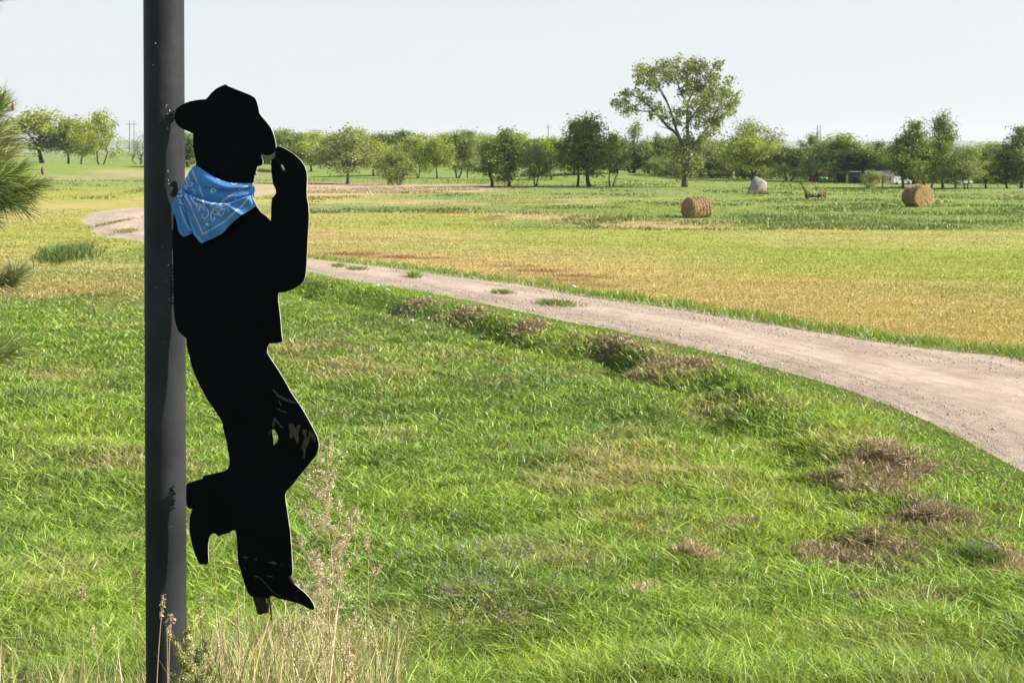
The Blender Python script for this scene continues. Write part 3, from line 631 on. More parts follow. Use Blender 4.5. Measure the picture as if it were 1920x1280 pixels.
def pat(which):
    strokes.clear()
    if which == 'C':
        for q in chC: chain(q)
        ring(675, 475, 26, 8); arc([(722,308),(740,326),(770,330)], 6); arc([(915,375),(940,392),(975,388),(985,380)], 6)
        arc([(275,360),(290,335),(315,345),(333,385),(330,430),(305,455),(285,440),(300,425)], 5); arc([(318,262),(330,300),(345,330)], 6)
        arc([(375,375),(398,378),(395,410),(365,415)], 5); arc([(402,462),(430,470),(442,500),(430,520)], 4); arc([(960,600),(990,585),(985,615)], 4)
        arc([(280,375),(290,400),(300,415)], 3)
    if which == 'B':
        for q in chB: chain(q)
        dot(395, 540, 9); dot(445, 572, 13); dot(497, 592, 14); dot(802, 650, 12); dot(870, 660, 11); dot(622, 918, 17); arc([(555,575),(578,615),(597,668)], 8); arc([(728,632),(700,650),(680,682)], 8)
        arc([(400,560),(440,620),(475,650),(520,655),(590,690),(630,745),(632,800),(600,838),(570,830),(556,800),(575,790)], 5)
        arc([(468,632),(490,690),(518,742),(524,690),(535,672)], 4); arc([(524,690),(560,700),(600,748)], 4); arc([(518,742),(528,700),(470,650)], 3)
        arc([(905,690),(850,715),(760,703),(700,722),(668,780),(672,840),(695,868),(718,850),(708,828)], 5)
        arc([(770,742),(735,732),(700,750),(700,780),(730,790),(765,765)], 4); arc([(765,742),(800,738),(855,722),(842,765),(790,812),(775,765),(768,742)], 4)
        for k in range(13): x = 700 + k * 17; arc([(x, 690 - k * .6), (x + 4, 674 - k * .6)], 2)
        for k in range(8): a = k * .8; arc([(640 + 45 * math.sin(a), 900 + 40 * math.cos(a)), (640 + 55 * math.sin(a), 900 + 50 * math.cos(a))], 2)
        arc([(520,830),(530,850),(528,870)], 2); arc([(560,940),(580,970),(600,975)], 2); arc([(890,720),(905,735),(925,705)], 3)
    if which == 'A':
        for q in chA: chain(q)
        arc([(175,540),(205,555),(235,548),(262,535)], 8); arc([(190,490),(198,478),(206,490)], 9); arc([(235,470),(245,490),(240,512)], 6); arc([(200,600),(215,590),(225,625),(205,640),(235,650)], 5)
        arc([(270,600),(285,620),(280,660),(265,650)], 5); arc([(250,690),(275,710),(280,745),(310,770)], 3); arc([(225,620),(250,640),(262,670)], 4)
    S = list(strokes); return S
def ink(P, which):
    m = np.zeros(len(P))
    for L, wd in pat(which):
        L = np.asarray(L, float); lo, hi = L.min(0) - wd - 4, L.max(0) + wd + 4; k = np.where((P[:, 0] > lo[0]) & (P[:, 0] < hi[0]) & (P[:, 1] > lo[1]) & (P[:, 1] < hi[1]))[0]
        if not len(k): continue
        q = P[k]; d = np.full(len(k), 1e9)
        for a, b in zip(L[:-1], L[1:]):
            ab = b - a; t = np.clip(((q - a) @ ab) / max((ab ** 2).sum(), 1e-9), 0, 1); d = np.minimum(d, np.hypot(*(q - a - t[:, None] * ab).T))
        m[k] = np.maximum(m[k], 1 - sstep(wd - 2, wd + 2, d))
    return m
cl = Acc()
def cloth(which, S, off, u, v, base=(.08,.26,.61)):
    P = S.reshape(-1, 2); nv, nu = S.shape[:2]; m = ink(P, which) * (.75 + .25 * vn(P[:, 0] * .15, P[:, 1] * .15, 3))
    c = np.array(base) * (1 + (fbm(P[:, 0] * .012, P[:, 1] * .012, 5) - .5) * .25)[:, None]; c = c * (1 - m[:, None]) + np.array((.72,.76,.80)) * m[:, None]
    V = np.array([B4(x, y, o_) for (x, y), o_ in zip(P, off.ravel())]); i = np.arange(nv * nu).reshape(nv, nu)
    f = np.stack([i[:-1, :-1], i[1:, :-1], i[1:, 1:], i[:-1, 1:]], -1).reshape(-1, 4); cl.add(V, f, c)
rl = lambda x, a, b: sstep(a, b, x)
# A: rear flap on the left
S, u, v = coons([(262,395),(275,430),(288,470)], [(238,1072),(270,1090),(330,1070),(398,1033)], [(262,395),(200,470),(165,560),(108,668),(128,740),(168,860),(190,960),(205,1030),(238,1072)], [(288,470),(300,600),(320,760),(360,900),(398,1033)], 90, 200)
cloth('A', S, .010 + .010 * np.sin(np.pi * np.clip(u, 0, 1)) + .007 * np.sin(u * 9 + v * 2) * rl(v, .05, .4) * (1 - u), u, v)
# C: the band round the neck
S, u, v = coons([(398,143),(480,168),(560,218),(700,300),(850,360),(1000,376),(1154,378)], [(262,400),(285,465),(400,545),(560,600),(700,640),(850,652),(1000,628),(1168,552)], [(398,143),(330,240),(290,320),(262,400)], [(1154,378),(1170,430),(1176,490),(1168,552)], 230, 110)
r_ = np.sqrt(np.clip(1 - (2 * u - 1) ** 2, 0, 1)) ** .55; cr = .48 + .10 * np.sin(u * 5 + .3)
off = .006 + .030 * r_ * (.65 + .35 * np.sin(np.pi * np.clip(v, 0, 1)) ** .5) - .013 * np.exp(-((v - cr) / .09) ** 2) * r_ + .004 * np.sin(v * 14 - u * 3) * r_ * u - .006 * np.exp(-((v - .15 - u * .3) / .06) ** 2) * r_ * (u > .5) * (u - .5) * 2
cloth('C', S, off, u, v)
# B: the front triangle, its top edge lapped over the band
S, u, v = coons([(270,458),(330,500),(400,532),(560,588),(700,626),(850,634),(960,616),(1060,575),(1168,540)], [(500,1180),(560,1160),(650,1120),(760,1070),(835,1020),(870,970),(950,890),(1080,790),(1190,720),(1222,690)], [(270,458),(290,600),(320,760),(395,1035),(430,1090),(470,1150),(500,1180)], [(1168,540),(1190,590),(1212,650),(1222,690)], 230, 190)
r_ = np.sqrt(np.clip(1 - (2 * u - 1) ** 2, 0, 1)) ** .5
px_, py_ = S[..., 0], S[..., 1]; ang = np.arctan2(py_ - 455, px_ - 262)
off = .014 + .036 * r_ * (1 - .5 * v) - .012 * sstep(.08, 0, v) * r_ + .0045 * np.sin(ang * 17) * rl(u, .05, .3) * (1 - .3 * v) + .008 * np.exp(-(((px_ - 900) - (py_ - 660) * 1.15) / 36) ** 2) * sstep(640, 690, py_) * sstep(830, 760, py_) + .007 * np.exp(-((ang - 1.02 + .1 * v) / .09) ** 2) * (px_ < 640)
cloth('B', S, off, u, v)
# back half of the band, behind the plate, and the knot
S, u, v = coons([(398,143),(480,168),(560,218),(700,300),(850,360),(1000,376),(1154,378)], [(285,440),(330,500),(420,560),(560,600),(700,640),(850,652),(1000,628),(1168,552)], [(398,143),(350,240),(310,340),(285,440)], [(1154,378),(1170,430),(1176,490),(1168,552)], 80, 40)
r_ = np.sqrt(np.clip(1 - (2 * u - 1) ** 2, 0, 1)) ** .55; cloth('none', S, -.010 - .028 * r_ + .004 * np.sin(v * 10), u, v)
bm_ = cl.mesh('bandana'); bm_.polygons.foreach_set('use_smooth', [True] * len(bm_.polygons))
m, t, o = new_mat('printed_cotton'); a = N(t, 'ShaderNodeAttribute', attribute_name='col'); tc = N(t, 'ShaderNodeTexCoord')
f = noise_col(t, 260, .86, 1.12, 3, tc.outputs['Object']); c = mul(t, a.outputs['Color'], f); d = N(t, 'ShaderNodeBsdfPrincipled'); d.inputs['Roughness'].default_value = .9; d.inputs['Specular IOR Level'].default_value = .15; d.inputs['Sheen Weight'].default_value = .15
tr = N(t, 'ShaderNodeBsdfTranslucent'); mx = N(t, 'ShaderNodeMixShader'); mx.inputs[0].default_value = .18
t.links.new(c, d.inputs['Base Color']); t.links.new(c, tr.inputs[0]); t.links.new(d.outputs[0], mx.inputs[1]); t.links.new(tr.outputs[0], mx.inputs[2])
wv = N(t, 'ShaderNodeTexNoise'); wv.inputs['Scale'].default_value = 60; t.links.new(tc.outputs['Object'], wv.inputs['Vector']); bp = N(t, 'ShaderNodeBump'); bp.inputs['Strength'].default_value = .35; bp.inputs['Distance'].default_value = .004
t.links.new(wv.outputs['Fac'], bp.inputs['Height']); t.links.new(bp.outputs[0], d.inputs['Normal']); t.links.new(mx.outputs[0], o.inputs[0])
bo = link('bandana', bm_, None, m, label='blue paisley bandana tied round the neck of the steel cowboy', cat='bandana')

# ------------------------------------------------------------------ trees
KC = dict(yg=((.40,.39,.075), (.26,.29,.06)), green=((.21,.25,.075), (.15,.19,.055)), grey=((.30,.305,.15), (.22,.24,.105)), dark=((.09,.12,.045), (.06,.09,.035)), olive=((.28,.29,.095), (.18,.21,.07)))
def tree_template(seed, kind, H=7.0, Wd=6.0, trunks=1, clear=.18, nl=9, shape='round', leaf=.17, nleaf=5200, sparse=.0):
    rg = random.Random(seed); rn = np.random.default_rng(seed); mb = MB(); tips = []
    cz = H * (clear + (1 - clear) * .5); rz_ = H * (1 - clear) * .5; rx = Wd * .5
    stems = []
    for k in range(trunks):
        a = 6.28 * k / max(trunks, 1) + rg.uniform(0, 1); off = .22 * (trunks > 1); b = Vector((math.cos(a) * off, math.sin(a) * off, -.15)); fz = H * (clear + rg.uniform(.05, .22))
        t = Vector((math.cos(a) * off * 3.5 + rg.uniform(-.3, .3), math.sin(a) * off * 3.5 + rg.uniform(-.3, .3), fz)); rt = .022 * H / (trunks ** .4)
        mid = (b + t) / 2 + Vector((rg.uniform(-.12, .12), rg.uniform(-.12, .12), 0)); mb.tube([b, b * .4 + mid * .6, mid, t], [rt * 1.35, rt, rt * .92, rt * .75], 7); stems.append((t, rt * .75))
    for i in range(nl):
        t0, r0 = stems[i % len(stems)]; a = 6.283 * (i * .618 + rg.uniform(-.08, .08)); e = -0.8 + 1.8 * ((i * .754 + .2) % 1.0)
        q = rg.uniform(.68, .98); wz = math.sin(e * 1.45)
        wr = math.cos(e * 1.45) if shape == 'round' else max(.25, math.cos(e * 1.45)) * (1 - .45 * max(0, wz))
        end = Vector((math.cos(a) * rx * q * wr, math.sin(a) * rx * q * wr, cz + rz_ * q * wz))
        if i == 0: end = Vector((rg.uniform(-.3, .3), rg.uniform(-.3, .3), H * .93))
        P = []
        for s_ in range(6):
            f = s_ / 5; p = t0.lerp(end, f); p.z += math.sin(f * math.pi) * .06 * H * (1 if end.z > t0.z else -.1); p += Vector((rg.uniform(-1, 1), rg.uniform(-1, 1), rg.uniform(-1, 1))) * .035 * H * (0 < s_ < 5); P.append(p)
        mb.tube(P, [r0 * .62 * (1 - f / 5.6) + .008 for f in range(6)], 5)
        tips.append((P[5], 1.0))
        for s_ in (2, 3, 4, 4):
            p = P[s_]; d = Vector((rg.gauss(0, 1), rg.gauss(0, 1), rg.gauss(.25, .7))).normalized() * rg.uniform(.13, .24) * Wd
            mb.tube([p, p + d * .5 + Vector((0, 0, .08)), p + d], [r0 * .25, r0 * .16, .006], 4); tips.append((p + d, .85)); tips.append((p + d * .55, .7))
    mt = mb
    # leaf clumps
    ce = np.array([tuple(t[0]) for t in tips]); rs = np.array([t[1] for t in tips]); k = len(ce)
    lo = ce[:, 2] > H * clear * .8; ce, rs = ce[lo], rs[lo]; k = len(ce)
    wgt = rs ** 2; wgt = wgt * rn.uniform(.25, 1.6, k); wgt /= wgt.sum()
    ci = rn.choice(k, nleaf, p=wgt); cr = (.072 * (H + Wd) * .5) * rs * rn.uniform(.7, 1.25, k)
    P = ce[ci] + rn.normal(0, 1, (nleaf, 3)) * cr[ci][:, None] * np.array((1, 1, .72))
    # each clump throws a few leafy shoots upward and outward
    sh = rn.random(nleaf) < .18; out_ = ce[ci] - np.array((0, 0, cz * .8)); out_ /= np.linalg.norm(out_, axis=1)[:, None] + 1e-6; P[sh] += (out_ * rn.uniform(.2, 1.1, nleaf)[:, None] * (cr[ci] * 1.5)[:, None])[sh]
    P = P[P[:, 2] > H * clear * .55]
    n = len(P); ci = ci[:n]; ca, cb = [np.array(c) * np.array((.95, 1.03, .9)) for c in KC[kind]]; mixc = rn.random(k)[ci][:, None] * .7 + rn.random((n, 1)) * .3
    c = (ca * mixc + cb * (1 - mixc)) * rn.lognormal(0, .18, (n, 1)) * rn.lognormal(0, .10, k)[ci][:, None]
    V, Fc, C = leaves(P, leaf * rn.uniform(.55, 1.25, n) * .62, c, 0, .62)
    tm = bpy.data.meshes.new('trunk'); tm.from_pydata(mt.v, [], mt.f); tm.update(); tm.polygons.foreach_set('use_smooth', [True] * len(mt.f)); tm.materials.append(M_barkd)
    cm = np_mesh('crown', V, Fc, C); cm.materials.append(M_leaf)
    rr = np.hypot(P[:, 0], P[:, 1]); return tm, cm, float(np.percentile(P[:, 2], 99.3)), float(2 * np.percentile(np.abs(P[:, 0]), 97))
T = {}
def tmpl(key, *a, **k): T.setdefault(key, []).append(tree_template(*a, **k))
for i in range(3): tmpl('yg', 10 + i, 'yg', 7, 6.5, 1 + i % 2, .12, 13, leaf=.22, nleaf=6400)
for i in range(2): tmpl('green', 20 + i, 'green', 7, 5.4, 1 + i, .11, 13, leaf=.20, nleaf=6400)
for i in range(2): tmpl('grey', 30 + i, 'grey', 7, 6.6, 2, .12, 14, leaf=.20, nleaf=6400)
for i in range(2): tmpl('olive', 40 + i, 'olive', 7, 5.6, 1 + i, .08, 14, leaf=.20, nleaf=6600)
for i in range(2): tmpl('poplar', 50 + i, 'green', 9, 4.4, 1, .08, 17, 'tall', leaf=.22, nleaf=6400)
tmpl('sparse', 60, 'olive', 8, 4.2, 1, .22, 11, 'tall', leaf=.17, nleaf=2000)
for i in range(2): tmpl('bush', 70 + i, 'olive', 4, 5.2, 3, .02, 14, leaf=.17, nleaf=5200)
tmpl('dark', 80, 'dark', 9, 4.2, 1, .04, 16, 'tall', leaf=.20, nleaf=5600)
tmpl('darkround', 81, 'dark', 8, 6.6, 1, .04, 16, leaf=.22, nleaf=6500)
tmpl('bare', 90, 'grey', 4.5, 5, 3, .08, 12, leaf=.13, nleaf=900)
used_t = {}
def tree(key, x, yb, yt, wd, label, group=None, cat='tree', lean=0, name=None, Yd=None):
    """a tree whose foot, top and width were read off the photograph, stood on the ground where that foot is"""
    g = G(x, yb)
    if Yd:
        X_ = (x - CX) / F * Yd; g = Vector((X_, Yd, float(height(np.array([X_]), np.array([float(Yd)]))[0])))
    L = T[key]; i = used_t.get(key, 0); used_t[key] = i + 1; tm, cm, H, Wd = L[i % len(L)]
    top = CAMZ + (HY - yt) / F * g.y; h = max(.6, top - g.z); ww = wd / F * g.y
    nm = name or {'yg': 'leafy_tree', 'green': 'leafy_tree', 'grey': 'willow_tree', 'olive': 'leafy_tree', 'poplar': 'poplar_tree', 'sparse': 'poplar_tree', 'bush': 'bush', 'dark': 'cedar_tree', 'darkround': 'cedar_tree', 'bare': 'bush'}[key]
    r = empty(nm, g, 0, label=label, cat=cat, group=group); r.rotation_euler = (0, lean, (i * 2.4 + x * .37) % 6.28 if not lean else 0)
    sx = ww / Wd * (1.12 if key in ('yg', 'grey', 'olive', 'green') else 1.0); sz = h / H; r.scale = (sx, sx, sz)
    link('trunk', tm, r); link('crown', cm, r); return r
FAR = 'trees in the shelter belt at the far edge of the field'
# far belt, left of the big cottonwood
for j, x in enumerate([352,395,440,500,528,556,590,625,672,712,752,790,838,872,905,940,975,1010,1048]):
    tree(['yg','green','yg','grey'][j % 4] if j % 5 else 'poplar', x, 318, [250,245,252,248,243,250,246,250,244,250,246,252,250,246,252,254,250,260,262][j], 74, 'bright leafy tree in the far belt behind the scattered trees', FAR, Yd=232 + (j * 37) % 40)
for j, x in enumerate([1075,1110,1150,1185,1215,1250,1290,1330,1370,1400,1440,1485,1530,1570,1610,1650,1690,1735,1780,1820,1860,1900,1940,1985]):
    tree(['darkround','olive','dark','olive','darkround','green'][j % 6], x, 320, [270,268,262,275,268,258,262,265,262,258,262,280,282,270,280,288,290,268,272,284,282,276,270,268][j], 96, 'dark leafy tree in the dense belt along the right side of the field', 'trees in the dense dark belt on the right', Yd=(186 if x < 1600 else 158) + (j * 29) % 14)
for j, x in enumerate(range(1600, 1990, 44)):
    tree(['olive', 'darkround', 'grey'][j % 3], x, 320, [278, 266, 272, 262, 270, 276, 268, 272, 274][j % 9], 84, 'tree in the second row of the dense right belt', 'second row of the right belt', Yd=168 + (j * 13) % 8)
for (x, yt) in [(1180,276),(1205,264),(1232,250),(1262,251),(1300,268)]: tree('dark', x, 318, yt, 22, 'dark cedar standing behind the big cottonwood', 'cedars behind the cottonwood', Yd=215 + x % 9)
for j, x in enumerate(range(340, 1110, 30)):
    tree('bush', x, 330, 282 + (j * 7) % 14, 66, 'low bush filling the foot of the far belt behind the scattered trees', 'bushes at the foot of the far belt', 'bush', Yd=262 + (j * 11) % 14)
# low dark undergrowth under the right belt
for j, x in enumerate([x for x in range(1232, 1990, 26) if not (1610 < x < 1668 or 1680 < x < 1704 or 1782 < x < 1825)]):
    tree('bush', x, 330, (296 if x < 1600 else 312) + (j * 7) % 14, 62, 'low dark bush filling the foot of the right belt', 'bushes at the foot of the right belt', 'bush', Yd=(180 if x < 1600 else 151) + (j * 11) % 7)
L_ = [
 ('yg',80,306,208,138,'round yellow-green tree behind the pine branch'),
 ('green',128,306,224,62,'slim two-stemmed tree between the round tree and its neighbour at left'),
 ('yg',153,307,232,52,'small leafy tree just left of the tall one nearest the pole'),
 ('yg',189,308,210,72,'tall yellow-green tree nearest the left side of the pole'),
 ('bare',262,311,250,70,'grey half-bare bush touching the left edge of the pole'),
 ('bush',362,314,262,60,'olive bush between the pole and the cowboy'),
 ('green',536,321,246,70,'leafy tree behind the cowboy\'s raised hand'),
 ('yg',583,322,262,62,'small yellow-green tree right of the raised arm'),
 ('grey',651,345,240,96,'wide grey-green willow with two leaning stems'),
 ('yg',700,327,262,60,'yellow-green tree just right of the two-stemmed willow'),
 ('grey',724,326,270,54,'grey-green tree behind the round dark bush'),
 ('bush',745,347,276,62,'round dark olive bush with many stems'),
 ('yg',784,330,258,66,'bright tree behind the round dark bush'),
 ('yg',820,332,255,50,'bright tree with a touch of orange among its leaves'),
 ('olive',858,330,248,52,'mid green tree left of the pair with thin stems'),
 ('grey',876,330,270,36,'small thin-stemmed grey tree in the middle distance'),
 ('olive',923,350,262,68,'low spreading yellow-green tree left of the tall dark one'),
 ('poplar',954,351,243,64,'tall olive tree standing on the edge of the reeds'),
 ('grey',1005,349,268,56,'small grey-green tree right of the tall olive one'),
 ('yg',1034,336,258,58,'yellow-green tree behind the small grey-green one'),
 ('green',1083,349,226,66,'left one of the two dark trees side by side'),
 ('poplar',1105,350,217,78,'right one of the two dark trees side by side'),
 ('yg',1212,328,272,52,'small round yellow-green tree on the rise'),
 ('sparse',1190,326,222,48,'tall thin-leaved tree left of the big cottonwood'),
 ('grey',1335,330,262,62,'drooping grey willow right of the cottonwood trunk'),
 ('grey',1404,333,228,104,'broad grey-green tree with a rounded top behind the boulder'),
 ('yg',1412,336,256,78,'bright green tree directly above the boulder'),
 ('green',1478,336,278,56,'round green tree right of the boulder'),
 ('olive',1524,336,252,44,'narrow tree in front of the lattice mast'),
 ('olive',1584,338,252,90,'large round tree behind the green machine'),
 ('bush',1632,356,320,44,'small bush with thin stems right of the wooden crate'),
 ('sparse',1655,355,324,26,'tiny sapling left of the far hay bale'),
 ('green',1694,353,258,66,'grey-green tree left of the tall pair'),
 ('poplar',1714,353,228,66,'left one of the two tall trees above the far hay bale'),
 ('poplar',1768,352,213,50,'right one of the two tall trees above the far hay bale'),
 ('olive',1742,352,280,60,'low leafy tree just behind the far hay bale'),
 ('olive',1792,354,290,48,'low spreading tree right of the far hay bale'),
 ('grey',1812,355,274,54,'grey-green tree in front of the white pickup'),
 ('yg',1848,353,284,56,'yellow-green tree near the right edge'),
 ('darkround',1888,353,272,60,'dense dark tree near the right edge'),
 ('poplar',1915,353,238,64,'tall tree cut by the right edge of the picture'),
]
for (k_, x, yb, yt, wd, lb) in L_: tree(k_, x, yb, yt, wd, lb, cat='bush' if k_ in ('bush', 'bare') else 'tree')
g_ = tree('green', 1146, 349, 250, 44, 'small dark tree with a leaning trunk', lean=.10)
tree('grey', 1262, 332, 284, 40, 'small tree behind the cottonwood trunk')
# the big cottonwood: limbs and leaf clumps shaped after the photograph, spread in depth
BT = G(1284, 351); by = BT.y
def C5(cx, cy, dy=0.0): return PX(1000 + cx / 4, 80 + cy / 4, by) + Vector((0, dy, 0)) - BT
broot = empty('cottonwood_tree', BT, label='big spreading cottonwood towering over the field', cat='tree')
rgb = random.Random(5); mb = MB(); u_ = .013
limbs = [([(1134,1092),(1138,1040),(1140,1000),(1148,920),(1156,850),(1162,800)], .34, .22, 0), ([(1150,880),(1125,770),(1070,680),(1000,625),(950,570),(900,515),(850,470),(790,420),(740,400)], .20, .04, -1.2),
 ([(1112,745),(1075,660),(1050,570),(1030,500),(1005,440),(975,390),(955,345),(925,290)], .15, .03, 1.4), ([(1165,800),(1158,700),(1155,600),(1158,520),(1160,455),(1190,390),(1225,300),(1240,220)], .19, .03, .5),
 ([(1170,810),(1210,760),(1250,710),(1310,620),(1350,540),(1390,460),(1430,370)], .15, .03, -1.5), ([(1158,470),(1135,420),(1100,350),(1085,280),(1070,200)], .09, .02, 1.0), ([(1045,665),(990,640),(940,630),(905,595)], .05, .015, -2),
 ([(900,515),(820,515),(740,500),(680,460),(620,450)], .08, .015, -1.8), ([(1005,440),(950,330),(880,270),(830,215)], .06, .015, 2), ([(1310,620),(1400,560),(1470,490),(1520,450)], .08, .015, -2), ([(1160,600),(1220,520),(1280,430),(1330,330),(1360,240)], .10, .015, 1.5),
 ([(1170,830),(1215,805),(1245,760)], .08, .03, -.6), ([(1160,1010),(1200,990),(1240,960)], .05, .02, -.4)]
for P_, r0, r1, dy in limbs:
    k = len(P_); pts = [C5(a, b, dy * (i / (k - 1)) ** 1.3 if i else 0) for i, (a, b) in enumerate(P_)]
    pts = [Vector(q) for q in [p for p in pts]]; mb.tube(pts, [r0 + (r1 - r0) * i / (k - 1) for i in range(k)], 8)
link_ = mb.build('trunk', M_bark, broot)
CL = [(620,460,36),(680,380,40),(700,450,50),(700,510,34),(760,480,34),(740,400,34),(820,420,44),(880,450,48),(930,500,44),(980,560,38),(900,540,30),(830,200,38),(790,250,40),(770,300,30),(860,260,52),(900,300,44),(940,210,48),(880,210,36),(920,340,34),(1000,160,44),(1060,140,40),(1000,230,48),(1060,200,44),(1100,260,42),(1050,290,28),(1120,200,44),(1170,160,42),(1220,140,38),(1200,220,52),(1260,200,46),(1240,280,46),(1180,290,42),(1300,190,38),(1350,190,34),(1320,250,50),(1370,240,34),(1150,320,36),(1120,370,34),(1180,380,38),(1260,340,50),(1330,320,42),(1410,310,38),(1380,370,42),(1320,400,50),(1260,430,46),(1200,470,36),(1430,400,42),(1480,390,34),(1440,470,52),(1520,450,30),(1490,510,38),(1380,480,52),(1320,500,50),(1260,520,44),(1420,560,42),(1350,580,50),(1280,600,48),(1200,560,38),(1100,460,42),(1090,520,36),(1130,520,30),(1060,590,34),(1100,610,32),(1200,640,42),(1270,680,52),(1340,650,42),(1390,610,30),(1100,800,52),(1150,850,50),(1210,840,44),(1060,870,42),(1120,920,52),(1190,930,44),(1080,980,34),(1150,980,38),(1230,900,34),(1210,980,26),(1250,760,40),(1190,760,40),(1140,750,30)]
CP, CS, CB = [], [], []
for (a, b, r_) in CL:
    for q in range(3):
        dy = rgb.gauss(0, 1.7) * (1.2 if b < 700 else .5); CP.append(tuple(C5(a + rgb.gauss(0, r_ * .45), b + rgb.gauss(0, r_ * .4), dy))); CS.append(r_ * u_ * rgb.uniform(.36, .68)); CB.append(rgb.uniform(.8, 1.2))
CP, CS, CB = np.array(CP), np.array(CS), np.array(CB); nl_ = 14000; ci = rng.choice(len(CP), nl_, p=CS ** 2 / (CS ** 2).sum())
P = CP[ci] + rng.normal(0, 1, (nl_, 3)) * CS[ci][:, None] * np.array((1, 1, .9)); mixc = rng.random((nl_, 1)) * .5 + (CB[ci][:, None] - .8)
c = (np.array((.27,.28,.11)) * mixc + np.array((.15,.18,.065)) * (1 - mixc)) * rng.lognormal(0, .25, (nl_, 1))
V, Fc, C = leaves(P, .125 * rng.uniform(.6, 1.3, nl_), c, 0, .7); link('crown', np_mesh('crown', V, Fc, C), broot, M_leaf)
mb = MB()
for i in rng.choice(len(CP), 90, replace=False):   # twigs that carry the clumps
    p = Vector(CP[i]); q = min([x.co for x in link_.data.vertices][::5], key=lambda v: (v - p).length); mb.tube([q, (p + q) / 2 + Vector((0, 0, .1)), p], [.035, .022, .01], 4)
mb.build('twigs', M_bark, broot, kind='stuff')

# ------------------------------------------------------------------ hay bales
def bale_mat(name, axis):
    m, t, o = new_mat(name); tc = N(t, 'ShaderNodeTexCoord'); mp = N(t, 'ShaderNodeMapping'); t.links.new(tc.outputs['Object'], mp.inputs[0])
    if axis == 'side':
        mp.inputs['Scale'].default_value = (22, 1.6, 1.6); f = noise_col(t, 1.6, -.1, 1.1, 6, mp.outputs[0], .7)
    else:
        sp = N(t, 'ShaderNodeSeparateXYZ'); t.links.new(tc.outputs['Object'], sp.inputs[0]); yy = N(t, 'ShaderNodeCombineXYZ'); t.links.new(sp.outputs['Y'], yy.inputs[0]); t.links.new(sp.outputs['Z'], yy.inputs[1])
        ln = N(t, 'ShaderNodeVectorMath', operation='LENGTH'); t.links.new(yy.outputs[0], ln.inputs[0]); nz = N(t, 'ShaderNodeTexNoise'); nz.inputs['Scale'].default_value = 3.5; nz.inputs['Detail'].default_value = 6; t.links.new(tc.outputs['Object'], nz.inputs['Vector'])
        ad = N(t, 'ShaderNodeMath', operation='MULTIPLY_ADD'); ad.inputs[1].default_value = .55; t.links.new(nz.outputs['Fac'], ad.inputs[0]); t.links.new(ln.outputs['Value'], ad.inputs[2])
        ms = N(t, 'ShaderNodeMath', operation='MULTIPLY'); ms.inputs[1].default_value = 42; t.links.new(ad.outputs[0], ms.inputs[0]); si = N(t, 'ShaderNodeMath', operation='SINE'); t.links.new(ms.outputs[0], si.inputs[0])
        mr = N(t, 'ShaderNodeMapRange'); mr.inputs['From Min'].default_value = -4; t.links.new(si.outputs[0], mr.inputs[0]); f = mr.outputs[0]
    mx = N(t, 'ShaderNodeMix', data_type='RGBA'); mx.inputs[6].default_value = (.13, .08, .04, 1) if axis == 'side' else (.21, .14, .065, 1); mx.inputs[7].default_value = (.40, .27, .14, 1) if axis == 'side' else (.36, .25, .12, 1); t.links.new(f, mx.inputs[0])
    g = noise_col(t, 14, .65, 1.25, 6, tc.outputs['Object'], .7); c = mul(t, mx.outputs[2], g); d = N(t, 'ShaderNodeBsdfDiffuse'); t.links.new(c, d.inputs[0])
    bp = N(t, 'ShaderNodeBump'); bp.inputs['Strength'].default_value = .9 if axis == 'side' else .3; bp.inputs['Distance'].default_value = .05; t.links.new(f, bp.inputs['Height']); t.links.new(bp.outputs[0], d.inputs['Normal']); t.links.new(d.outputs[0], o.inputs[0]); return m
M_bs, M_be = bale_mat('straw_round_side', 'side'), bale_mat('straw_round_end', 'end'); M_twine = plain('twine', (.55,.42,.24), .9)
